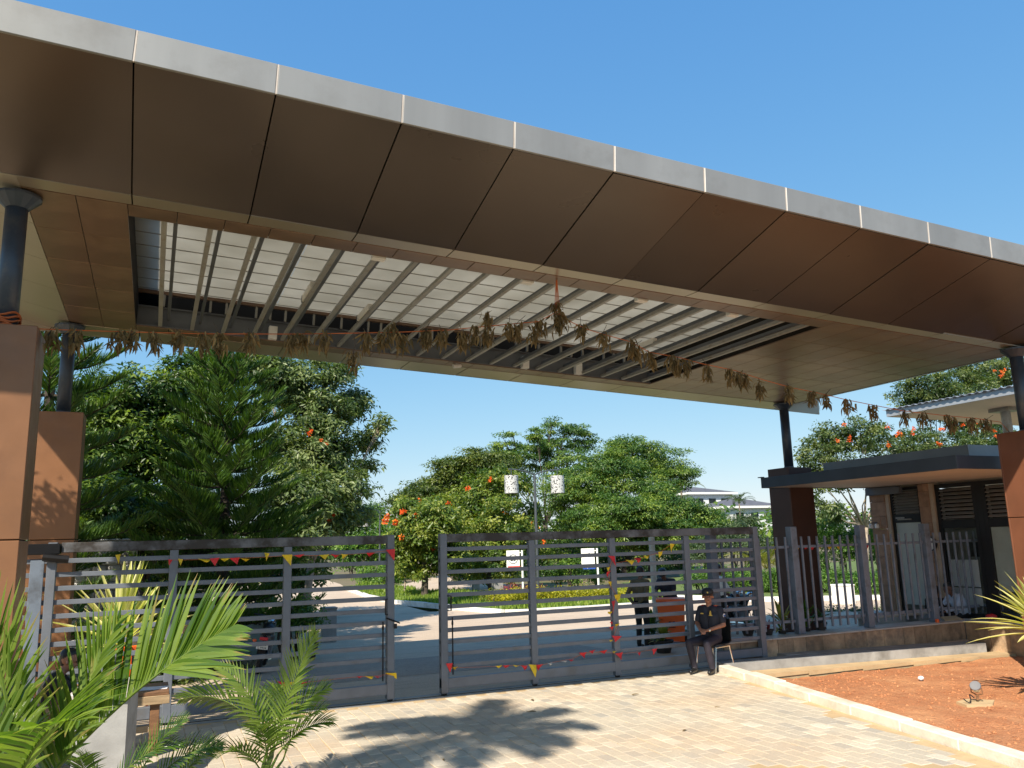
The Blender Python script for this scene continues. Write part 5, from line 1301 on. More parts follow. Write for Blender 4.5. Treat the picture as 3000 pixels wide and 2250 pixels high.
# ------------------------------------------------------------------ pots and small plants by the gate
def potted(label, px, py, h, n, L, w, mat, seed, r=.16, Y=None, z=None):
    p = gp(px, py) if Y is None else aty(px, py, Y); zz = gz(p.y) if z is None else z
    t = thing('potted_plant', label, 'potted plant', (p.x, p.y, zz))
    mb = MB(); mb.lathe([(r * .7, 0), (r, h), (r * 1.08, h), (r * 1.08, h + .03), (r * .9, h + .03), (r * .88, h - .02), (.01, h - .02)], 14, (p.x, p.y, zz)); part(mb, 'pot', mt['pot'], t)
    g = random.Random(seed)
    for k in range(n):
        a = g.uniform(0, 2 * math.pi); e = R(g.uniform(15, 80)); d = Vector((math.cos(a) * math.cos(e), math.sin(a) * math.cos(e), math.sin(e)))
        v, fc, ts = blade(Vector((p.x, p.y, zz + h - .02)) + Vector((d.x, d.y, 0)) * .04 + Vector((0, 0, g.uniform(0, L * .5))), d, (0, 0, 1), L * g.uniform(.6, 1.1), w, .8, 4, .3, g.uniform(.2, .8)); mb = MB(); mb.add(v, fc, t=ts); part(mb, 'leaf', mt[mat], t)
    return t
potted('potted yellow green croton beside the seated guard behind the gate', 1945, 1912, .22, 26, .34, .10, 'leaf_yellowpalm', 1, .2)
potted('potted red leaved plant below the orange bin', 1960, 1870, .25, 24, .34, .11, 'leaf_red', 2)
potted('dark broad leaved potted plant right of the standing man', 1912, 1892, .22, 18, .42, .13, 'leaf_mango', 3)
potted('bright potted plant between bin and guard', 2005, 1880, .2, 22, .30, .07, 'leaf_bright', 4)
potted('yellow green plant on the coping left of the second fence post', 2292, 1846, .06, 18, .46, .10, 'leaf_yellowpalm', 5, .10, 12.98, ZC)
potted('pale green hosta like plant on the coping right of the second fence post', 2362, 1842, .06, 18, .50, .13, 'leaf_bright', 6, .10, 13.0, ZC)
potted('drooping light leaved plant in a brown pot on the coping', 2405, 1838, .12, 14, .34, .12, 'leaf_grey', 7, .12, 13.0, ZC)
potted('small red flowering plant on the coping at the gate end', 2252, 1838, .08, 14, .20, .05, 'leaf_red', 8, .08, 12.95, ZC)
potted('white and green caladium behind the gate end', 2190, 1840, .1, 16, .26, .10, 'leaf_grey', 9, .12, 13.1, ZC)

# ------------------------------------------------------------------ spotlight, litter, cable on the soil
sp = atz(*q6(1912, 1218), .0)
pad = MB(); pad.prism([(sp.x - .30, sp.y - .06, -.08), (sp.x + .02, sp.y - .2, -.08), (sp.x + .3, sp.y - .02, -.08), (sp.x + .06, sp.y + .22, -.08), (sp.x - .22, sp.y + .16, -.08)], (0, 0, .055))
solo(pad, 'concrete_pad', mt['sand'], 'rough mortar pad under the garden spotlight on the soil', 'pad', (sp.x, sp.y, 0))
spot = thing('garden_spotlight', 'small silver garden spotlight tilted on the red soil', 'spotlight', (sp.x, sp.y, .01))
MM = Matrix.Translation((sp.x, sp.y, .16)) @ Matrix.Rotation(R(-50), 4, 'Y') @ Matrix.Rotation(R(20), 4, 'X')
MM = MM @ Matrix.Scale(.8, 4)
mb = MB(); mb.lathe([(.02, -.09), (.055, -.08), (.075, -.02), (.078, .06), (.068, .06), (.066, .03), (.01, .025)], 16, M=MM); part(mb, 'lamp_head', mt['chrome'], spot, sm=True)
mb = MB(); mb.lathe([(.082, .045), (.09, .062), (.082, .072)], 16, M=MM); part(mb, 'lamp_rim', mt['enginem'], spot)
mb = MB(); mb.tube([(sp.x, sp.y - .08, .17), (sp.x, sp.y - .085, .09), (sp.x, sp.y, .065), (sp.x, sp.y + .085, .09), (sp.x, sp.y + .08, .17)], .009, 6); mb.tube([(sp.x, sp.y, .0), (sp.x, sp.y, .07)], .018, 8); part(mb, 'yoke', mt['wood'], spot)
pts = [(sp.x - .06 - .18 * i / 8, sp.y + .03 * math.sin(i * .9), .03 + .045 * math.sin(i * .8)) for i in range(9)]
mb = MB(); mb.tube(pts, .008, 6); part(mb, 'cable', mt['black'], spot)
lt_ = atz(*q6(1545, 1085), -.05)
mb = MB(); mb.ell((lt_.x, lt_.y, -.03), (.055, .04, .035), 7, 4); solo(mb, 'paper_scrap', mt['papers'], 'crumpled white paper scrap on the red soil', 'litter', (lt_.x, lt_.y, -.04))

# ------------------------------------------------------------------ table, papers, pedestal, orange chair at the left
tx, ty_ = .27, 10.62
tbl = thing('wooden_table', 'rough wooden table with papers before the left gate', 'table', (-.45, 11.0, 0))
mb = MB(); mb.box((tx - 1.25, ty_, .66), (tx, ty_ + .72, .70), .004); part(mb, 'tabletop', mt['wood'], tbl)
mb = MB(); mb.box((tx - 1.25, ty_ - .012, .565), (tx + .01, ty_ + .03, .658), .004); part(mb, 'front_apron', mt['rawwood'], tbl)
mb = MB(); mb.box((tx - .03, ty_ + .034, .565), (tx + .008, ty_ + .72, .656), .004); part(mb, 'side_apron', mt['wood'], tbl)
for x in (tx - .14, tx - 1.2):
    for yy in (ty_ + .04, ty_ + .62):
        mb = MB(); mb.box((x - .05, yy, 0), (x + .05, yy + .08, .655), .006); part(mb, 'leg', mt['wood'], tbl)
mb = MB(); mb.box((tx - 1.1, ty_ + .06, .26), (tx - .2, ty_ + .10, .33)); mb.box((tx - .12, ty_ + .13, .26), (tx - .08, ty_ + .61, .33)); part(mb, 'stretcher', mt['rawwood'], tbl)
mb = MB(); mb.prism([(tx - .62, ty_ + .2, .702), (tx - .02, ty_ + .16, .702), (tx + .0, ty_ + .34, .702), (tx - .55, ty_ + .46, .702)], (0, 0, .006))
solo(mb, 'paper_sheets', mt['papers'], 'white sheets spread at the table corner', 'papers', (tx - .3, ty_ + .3, .7))
mb = MB(); v = []
for i in range(7):
    s_ = i / 6; x = tx - .60 + .42 * s_; z = .712 + .30 * s_ ** 2.2
    v += [(x, ty_ + .16 + .03 * s_, z), (x + .03, ty_ + .46, z + .03)]
mb.add(v, [(2 * i, 2 * i + 2, 2 * i + 3, 2 * i + 1) for i in range(6)])
o = solo(mb, 'newspaper', mt['papers'], 'bluish newspaper held up from the table by a hand', 'newspaper', (tx - .4, ty_ + .3, .71)); sd = o.modifiers.new('thick', 'SOLIDIFY'); sd.thickness = .003
ped = thing('pedestal', 'grey concrete pedestal with sloping top beside the table', 'pedestal', (-.33, 9.45, 0))
MM = Matrix.Translation((-.33, 9.5, 0)) @ Matrix.Rotation(R(-12), 4, 'Z')
mb = MB(); mb.prism([(-.24, -.20, -.1), (.24, -.20, -.1), (.24, .22, -.1), (-.24, .22, -.1)], (0, 0, .99), MM)
mb.prism([(-.24, -.20, .89), (.24, -.20, .89), (.24, .22, .89), (-.24, .22, .89)], (0, 0, .02), MM); part(mb, 'pedestal_body', mt['conc'], ped)
mb = MB(); mb.box((-.29, -.27, -.03), (.29, .27, .03), .008, MM @ Matrix.Translation((0, 0, .945)) @ Matrix.Rotation(R(7), 4, 'X')); part(mb, 'pedestal_top', mt['marble'], ped)
def plastic_chair(label, loc, rz):
    t = thing('plastic_chair', label, 'chair', loc, None, rz)
    mb = MB(); mb.box((-.22, -.2, .41), (.22, .22, .44), .01); part(mb, 'seat', mt['orange'], t)
    for i in range(5):
        x = -.17 + .085 * i; mb = MB(); mb.box((x - .025, -.235, .5), (x + .025, -.21, .86), .006); part(mb, 'back_slat', mt['orange'], t)
    mb = MB(); mb.box((-.22, -.24, .84), (.22, -.205, .92), .012); mb.box((-.22, -.238, .62), (.22, -.208, .66)); mb.box((-.22, -.238, .46), (.22, -.208, .50)); part(mb, 'back_frame', mt['orange'], t)
    for sx in (-1, 1):
        for sy in (-1, 1): mb = MB(); mb.tube([(sx * .19, sy * .18, .41), (sx * .22, sy * .21, 0)], [.022, .018], 6); part(mb, 'leg', mt['orange'], t)
    return t
b = aty(378, 1950, 13.7)
plastic_chair('orange slatted plastic chair behind the palm frond', (b.x, 13.7, gz(13.7)), R(200))
# rubble stone wall behind the furcraea
rw = thing('rubble_wall', 'pale rubble stone wall behind the left gate and the furcraea', 'wall', (-2, 20.4, -.3))
x0r, x1r = aty(215, 1600, 20.4).x, aty(405, 1600, 20.4).x; ztr = aty(330, 1578, 20.4).z
z = -.3
while z < ztr - .03:
    h = min(rnd.uniform(.14, .24), ztr - z); x = x0r
    while x < x1r - .02:
        w = min(rnd.uniform(.18, .42), x1r - x); mb = MB(); mb.box((x + .008, 20.4 + rnd.uniform(-.03, .02), z + .006), (x + w - .008, 20.75, z + h - .006), .03, t=rnd.random()); part(mb, 'stone', mt['granite'], rw); x += w
    z += h
mb = MB(); mb.box((x0r + .02, 20.46, -.35), (x1r - .02, 20.72, ztr - .02)); part(mb, 'mortar_core', mt['conc'], rw)

# ------------------------------------------------------------------ people
def capsules_mesh(caps, voxel):
    mb = MB()
    for (a, b, r0, r1, z) in caps:
        a, b = Vector(a), Vector(b)
        if (a - b).length < 1e-4: mb.ell(a, (r0, r0, r0), 12, 8); continue
        mb.tube([a, b], [r0, r1], 12); mb.ell(a, (r0 * .999,) * 3, 12, 8); mb.ell(b, (r1 * .999,) * 3, 12, 8)
    me = bpy.data.meshes.new('body'); me.from_pydata(mb.v, [], mb.f)
    o = bpy.data.objects.new('body', me); COL.objects.link(o)
    m = o.modifiers.new('r', 'REMESH'); m.mode = 'VOXEL'; m.voxel_size = voxel
    s_ = o.modifiers.new('s', 'SMOOTH'); s_.iterations = 2; s_.factor = .4
    dg = bpy.context.evaluated_depsgraph_get(); out = bpy.data.meshes.new_from_object(o.evaluated_get(dg))
    bpy.data.objects.remove(o); return out
def person(label, loc, rz, J, zones, voxel=.011, short=True, hairy=True, cap=None, extra=None, name='person'):
    t = thing(name, label, 'person', loc, None, rz)
    V = Vector; c = []
    pel, che, nek, hd = V(J['pelvis']), V(J['chest']), V(J['neck']), V(J['head'])
    fd = V(J['face']).normalized(); rt = fd.cross(V((0, 0, 1))).normalized(); upv = rt.cross(fd).normalized()
    sL, sR = V(J['sL']), V(J['sR']); hL, hR = V(J['hL']), V(J['hR'])
    up = (che - pel).normalized(); lat = (sR - sL).normalized()
    for k in (-1, 1):
        c += [(pel + lat * .075 * k, pel + up * .12 + lat * .06 * k, .112, .108, 2), (pel + up * .10 + lat * .065 * k, che + lat * .08 * k, .118, .126, 1), (che + lat * .07 * k, che.lerp(nek, .55) + lat * .075 * k, .12, .08, 1)]
    c += [(sL, sR, .064, .064, 1), (che.lerp(nek, .75), sL, .06, .066, 1), (che.lerp(nek, .75), sR, .06, .066, 1), (nek - up * .04, hd - upv * .05, .052, .05, 0)]
    for s_, side in ((sL, 'L'), (sR, 'R')):
        el, wr, hn = V(J['e' + side]), V(J['w' + side]), V(J['k' + side])
        if short:
            m = s_.lerp(el, .72); c += [(s_, m, .066, .060, 1), (m, el, .044, .040, 0), (el, wr, .039, .027, 0)]
        else: c += [(s_, el, .058, .048, 1), (el, wr.lerp(el, .08), .046, .034, 1), (wr.lerp(el, .1), wr, .028, .027, 0)]
        d = (hn - wr).normalized(); nrm = V(J.get('n' + side, (0, 0, 1))); sd = d.cross(nrm).normalized()
        for k in range(4):
            off = sd * (.012 * (k - 1.5) * 1.7); kn = wr + d * .085 + off
            c.append((wr + off * .5, kn, .017, .012, 0))
            ln = (.062, .074, .07, .054)[k]; mid = kn + (d * .75 - nrm * .55).normalized() * ln * .55
            c += [(kn, mid, .0095, .009, 0), (mid, mid + (d * .2 - nrm).normalized() * ln * .5, .009, .0075, 0)]
        th = wr + d * .03 + sd * (.03 if side == 'L' else -.03); c += [(wr, th, .018, .013, 0), (th, th + (d * .8 + sd * (.35 if side == 'L' else -.35)).normalized() * .055, .012, .009, 0)]
    for h_, side in ((hL, 'L'), (hR, 'R')):
        kn, an, to = V(J['n_' + side]), V(J['a' + side]), V(J['t' + side])
        c += [(h_, kn, .095, .065, 2), (kn, kn.lerp(an, .4), .065, .063, 2), (kn.lerp(an, .4), an, .063, .050, 2), (an - V((0, 0, .02)), an - V((0, 0, .045)), .045, .042, 3), (an - V((0, 0, .04)), to, .045, .036, 3)]
    # head
    c += [(hd + upv * .03 - fd * .012, hd + upv * .035 - fd * .02, .093, .092, 0), (hd - upv * .045 + fd * .02, hd - upv * .05 + fd * .025, .066, .062, 0), (hd - upv * .085 + fd * .05, hd - upv * .085 + fd * .052, .032, .03, 0),
          (hd + fd * .088 - upv * .002, hd + fd * .102 - upv * .028, .012, .016, 0), (hd + fd * .075 + upv * .022 - rt * .03, hd + fd * .075 + upv * .022 + rt * .03, .018, .018, 0)]
    for k in (-1, 1): c.append((hd + rt * .084 * k - upv * .0, hd + rt * .09 * k - upv * .03 - fd * .005, .017, .013, 0))
    hcaps = []
    if hairy: c += [(hd + upv * .055 - fd * .025, hd + upv * .05 - fd * .035, .090, .090, 4), (hd + upv * .085 + fd * .012, hd + upv * .085 + fd * .012, .06, .06, 4), (hd - fd * .055 - upv * .01, hd - fd * .05 - upv * .03, .058, .05, 4)]
    if extra: c += extra
    me = capsules_mesh(c, voxel)
    for z in zones: me.materials.append(mt[z])
    n = len(me.polygons); ce = np.empty(n * 3); me.polygons.foreach_get('center', ce); ce = ce.reshape(-1, 3)
    best = np.full(n, 1e9); zz = np.zeros(n, np.int32)
    for (a, b_, r0, r1, z) in c:
        a, b_ = np.array(tuple(a)), np.array(tuple(b_)); ab = b_ - a; L2 = max(ab @ ab, 1e-9)
        u = np.clip((ce - a) @ ab / L2, 0, 1); d = np.linalg.norm(ce - a - u[:, None] * ab, axis=1) - (r0 + (r1 - r0) * u)
        m = d < best; best[m] = d[m]; zz[m] = z
    me.polygons.foreach_set('material_index', zz); me.attributes.new('tint', 'FLOAT', 'POINT')
    o = part(me, 'body', None, t); smooth(o)
    HM = Matrix.Translation(hd) @ Matrix(((rt.x, fd.x, upv.x, 0), (rt.y, fd.y, upv.y, 0), (rt.z, fd.z, upv.z, 0), (0, 0, 0, 1)))
    for k in (-1, 1):
        mb = MB(); mb.ell((.032 * k, .083, .004), (.012, .008, .007), 8, 6, HM) if False else mb.lathe([(.001, 0), (.010, .004), (.012, .0)], 8, M=HM @ Matrix.Translation((.032 * k, .083, .003)) @ Matrix.Rotation(R(-90), 4, 'X'))
        part(mb, 'eye', mt['hair'], t)
    mb = MB(); mb.box((-.024, .078, -.062), (.024, .091, -.055), .003, HM); part(mb, 'mouth', mt['skind'], t)
    if cap:
        mb = MB(); mb.lathe([(.099, .04), (.102, .055), (.099, .095), (.080, .128), (.045, .145), (.004, .147)], 18, M=HM @ Matrix.Translation((0, -.012, -.002)))
        v = []
        for i in range(9):
            a = R(25 + 130 * i / 8); v += [(.103 * math.cos(a), .103 * math.sin(a) - .012, .035), (.098 * math.cos(a), .088 + .062 * math.sin(a) - .012, .030)]
        mb.add([HM @ Vector(p) for p in v] + [HM @ (Vector(p) - Vector((0, 0, .006))) for p in v], [(2 * i, 2 * i + 1, 2 * i + 3, 2 * i + 2) for i in range(8)] + [(18 + 2 * i, 20 + 2 * i, 21 + 2 * i, 19 + 2 * i) for i in range(8)] + [(2 * i + 1, 19 + 2 * i, 21 + 2 * i, 2 * i + 3) for i in range(8)])
        part(mb, 'cap', mt[cap], t)
        mb = MB(); mb.lathe([(.016, 0), (.013, .006), (.002, .008)], 8, M=HM @ Matrix.Translation((0, .088, .075)) @ Matrix.Rotation(R(-70), 4, 'X')); part(mb, 'cap_badge', mt['gold'], t)
    return t, HM
SIT = dict(pelvis=(0, 0, .55), chest=(0, .01, .90), neck=(0, .02, 1.10), head=(0, .05, 1.245), face=(0, 1, 0), sL=(-.185, .0, 1.02), sR=(.185, .0, 1.02), hL=(-.09, .02, .53), hR=(.09, .02, .53))
gloc = (8.97, 12.06, 0)
J = dict(SIT, face=(-.52, .85, -.06), eL=(-.255, .02, .775), wL=(-.09, .25, .70), kL=(.0, .29, .68), eR=(.25, .05, .78), wR=(.06, .27, .71), kR=(-.02, .32, .69), nL=(-.2, .2, 1), nR=(.2, .2, 1),
         n_L=(-.14, .42, .50), aL=(-.15, .30, .10), tL=(-.17, .44, .04), n_R=(.15, .50, .50), aR=(.13, .40, .10), tR=(.11, .56, .04))
gd, HMg = person('seated guard in navy uniform and black cap on the chair before the gate', gloc, R(112), J, ['skin', 'navy', 'navytr', 'shoe', 'hair'], .0085, True, True, 'black')
mb = MB(); mb.box((-.095, .122, .93), (-.06, .138, .985), .004); mb.box((-.088, .122, .985), (-.068, .136, 1.01), .003); mb.box((-.11, .12, .925), (-.045, .134, .94), .003); part(mb, 'chest_badge', mt['gold'], gd)
mb = MB(); mb.box((.06, .122, .95), (.115, .138, .968), .002); part(mb, 'name_tag', mt['gold'], gd)
mb = MB(); mb.lathe([(.034, 0), (.034, .008)], 14, M=Matrix.Translation((-.268, .01, .93)) @ Matrix.Rotation(R(-90), 4, 'Y')); bdg = part(mb, 'sleeve_badge', mt['white'], gd)
mb = MB(); mb.box((-.282, -.02, .915), (-.277, .04, .94)); part(mb, 'badge_band', mt['blueb'], bdg)
for k in (-1, 1):
    mb = MB(); mb.box((.12 * k - .035, -.03, 1.080), (.12 * k + .035, .04, 1.092), .003); sb = part(mb, 'shoulder_strap', mt['redflag'], gd)
    mb = MB()
    for i in range(2): mb.box((.12 * k - .03, -.015 + .025 * i, 1.093), (.12 * k + .03, -.005 + .025 * i, 1.097))
    part(mb, 'chevron', mt['gold'], sb)
mb = MB(); mb.tube([(-.105, .24, .705), (-.095, .262, .695)], .031, 10); part(mb, 'watch', mt['chrome'], gd)
gc = thing('office_chair', 'black shelled chair with chrome legs under the seated guard', 'chair', (gloc[0] + .02, gloc[1], 0), None, R(106))
mb = MB(); pr = [(-.25, .86), (-.262, .72), (-.25, .58), (-.225, .47), (-.16, .435), (0, .428), (.18, .435), (.23, .42)]
vs = []; fs_ = []
for (y, z) in pr:
    for i in range(7): u = (i - 3) / 3; vs.append((.215 * u, y + (.03 * u * u if z > .5 else 0), z + (.0 if z > .5 else .018 * u * u)))
for i in range(len(pr) - 1):
    for j in range(6): fs_.append((i * 7 + j, i * 7 + j + 1, i * 7 + j + 8, i * 7 + j + 7))
mb.add(vs, fs_); o = part(mb, 'seat_shell', mt['black'], gc); sd = o.modifiers.new('thick', 'SOLIDIFY'); sd.thickness = .012; sd.offset = 1
mb = MB(); mb.tube([(-.19, .19, .41), (.19, .19, .41), (.19, -.19, .41), (-.19, -.19, .41), (-.19, .19, .41)], .011, 8); part(mb, 'seat_frame', mt['chrome'], gc)
for sx in (-1, 1):
    for sy, fy in ((1, .27), (-1, -.28)): mb = MB(); mb.tube([(sx * .185, sy * .19, .41), (sx * .205, fy, .004)], .0125, 8); part(mb, 'leg', mt['chrome'], gc)
STAND = dict(pelvis=(0, 0, .95), chest=(0, .0, 1.27), neck=(0, .0, 1.47), head=(0, .03, 1.60), face=(0, 1, 0), sL=(-.19, -.01, 1.40), sR=(.19, -.01, 1.40), hL=(-.09, 0, .92), hR=(.09, 0, .92),
             n_L=(-.10, .02, .50), aL=(-.10, -.02, .10), tL=(-.12, .14, .035), n_R=(.10, .03, .50), aR=(.10, -.02, .10), tR=(.12, .14, .035),
             eL=(-.26, -.06, 1.12), wL=(-.24, .08, .88), kL=(-.23, .12, .80), eR=(.26, -.06, 1.12), wR=(.24, .08, .88), kR=(.23, .12, .80), nL=(1, 0, 0), nR=(-1, 0, 0))
mp = gp(1886, 1900)
J = dict(STAND, eL=(-.25, -.16, 1.13), wL=(-.06, -.20, .95), kL=(.02, -.20, .93), eR=(.25, -.16, 1.13), wR=(.06, -.20, .95), kR=(-.02, -.20, .93), nL=(0, 1, 0), nR=(0, 1, 0), face=(-.35, 1, -.08))
person('standing man in olive shirt and black trousers, hands behind back, inside the gate', (mp.x, mp.y, gz(mp.y) - .0), R(-48 - 20), J, ['skind', 'olive', 'blackcl', 'shoe', 'hair'], .011, False)
bp = gp(1972, 1878); bp.x += .45; bp.y += .75
J = dict(STAND, pelvis=(0, -.12, .92), chest=(0, .06, 1.22), neck=(0, .14, 1.40), head=(0, .24, 1.51), face=(0, .75, -.55), sL=(-.19, .08, 1.34), sR=(.19, .08, 1.34), eL=(-.24, .16, 1.10), wL=(-.12, .36, 1.03), kL=(-.03, .42, 1.03), eR=(.24, .16, 1.10), wR=(.12, .36, 1.03), kR=(.03, .42, 1.03), nL=(0, 0, 1), nR=(0, 0, 1), hL=(-.09, -.10, .9), hR=(.09, -.10, .9))
person('person in dark uniform and cap bending over behind the orange bin', (bp.x, bp.y, gz(bp.y)), R(120), J, ['skind', 'navy', 'navy', 'shoe', 'hair'], .011, True, True, 'black')
wp = aty(2500 + 1340 / 4.424, 1500 + 1385 / 4.424, 13.12)
J = dict(SIT, chest=(0, .10, .86), neck=(0, .20, 1.02), head=(0, .30, 1.13), face=(0, 1, -.35), sL=(-.185, .15, .97), sR=(.185, .15, .97), eL=(-.25, .30, .74), wL=(-.12, .50, .66), kL=(-.08, .58, .64), eR=(.25, .30, .74), wR=(.12, .50, .66), kR=(.08, .58, .64), n_L=(-.12, .44, .50), aL=(-.12, .40, .10), tL=(-.13, .55, .04), n_R=(.12, .44, .50), aR=(.12, .40, .10), tR=(.13, .55, .04))
person('person in a white shirt hunched over beside the bench behind the fence', (wp.x + .32, 13.2, wp.z - .50), R(75), J, ['skind', 'whitecl', 'blackcl', 'shoe', 'hair'], .012, False)
person('person in black seated behind the fence post facing the white shirted one', (aty(2745, 1800, 13.6).x, 13.6, wp.z - .62), R(-60), dict(J, head=(0, .22, 1.17)), ['skind', 'blackcl', 'blackcl', 'shoe', 'hair'], .012, False)
mb = MB(); mb.box((wp.x - .25, 13.0, -.3), (wp.x + .35, 13.33, wp.z - .08)); solo(mb, 'stone_stool', mt['conc'], 'low stone block the white shirted person sits on', 'stool', (wp.x, 13.2, -.3))
xb = aty(2745, 1800, 13.6).x
mb = MB(); mb.box((xb - .25, 13.86, -.3), (xb + .25, 14.3, wp.z - .2)); solo(mb, 'stone_stool', mt['conc'], 'low block under the person in black behind the fence', 'stool', (xb, 14, -.3))
# person reading at the table, mostly behind the palm
J = dict(SIT, chest=(0, .08, .88), neck=(0, .16, 1.05), head=(0, .24, 1.16), sL=(-.185, .11, .99), sR=(.185, .11, .99), eL=(-.26, .28, .82), wL=(-.15, .52, .82), kL=(-.12, .60, .82), eR=(.26, .36, .84), wR=(.16, .64, .90), kR=(.13, .71, .96), nL=(0, 0, 1), nR=(0, 0, 1), face=(0, 1, -.3), n_L=(-.12, .44, .50), aL=(-.12, .40, .10), tL=(-.13, .55, .04), n_R=(.12, .44, .50), aR=(.12, .40, .10), tR=(.13, .55, .04))
person('person in black reading papers at the wooden table, half hidden by palm leaves', (tx - 1.32, ty_ + .50, -.1), R(-90), J, ['skin', 'blackcl', 'blackcl', 'shoe', 'hair'], .011, True)
mb = MB(); mb.lathe([(.17, 0), (.15, .43), (.16, .45)], 14, (tx - 1.32, ty_ + .50, -.1)); solo(mb, 'stool', mt['rawwood'], 'plain round stool under the person reading at the table', 'stool', (tx - 1.32, ty_ + .50, -.1))

# ------------------------------------------------------------------ orange bin
bb = gp(1972, 1884)
bin_ = thing('bin', 'orange plastic bin with black logo beside the cream light post', 'bin', (bb.x, bb.y, gz(bb.y)), None, R(-34))
mb = MB(); mb.add([(-.26, -.24, .06), (.26, -.24, .06), (.26, .24, .06), (-.26, .24, .06), (-.31, -.30, .92), (.31, -.30, .92), (.31, .30, .92), (-.31, .30, .92)], [(3, 2, 1, 0), (4, 5, 6, 7), (0, 1, 5, 4), (1, 2, 6, 5), (2, 3, 7, 6), (3, 0, 4, 7)]); part(mb, 'bin_body', mt['bin'], bin_)
mb = MB(); mb.box((-.33, -.33, .922), (.33, .33, .99), .02); mb.box((-.10, -.345, .90), (.10, -.325, .95), .01); part(mb, 'lid', mt['bin'], bin_)
mb = MB(); mb.box((-.07, -.352, .905), (.07, -.346, .925)); part(mb, 'lid_handle', mt['black'], bin_)
for k in (-1, 1): mb = MB(); mb.tube([(.27 * k, .22, .09), (.31 * k, .22, .09)], .09, 14); part(mb, 'wheel', mt['rubber'], bin_)
mb = MB()
for k in (-1, 1): mb.prism([(.012 * k, -.283, .42), (.065 * k, -.283, .42), (.065 * k, -.289, .50), (.028 * k, -.289, .50)][::k], (0, -.006, .0)); mb.prism([(.012 * k, -.286, .44), (.012 * k, -.288, .50), (.02 * k, -.288, .50)][::k], (0, -.006, 0))
part(mb, 'logo', mt['ink'], bin_)
mb = MB()
for i in range(8): mb.box((-.075 + .019 * i, -.288, .365), (-.062 + .019 * i, -.281, .385))
part(mb, 'small_print', mt['ink'], bin_)

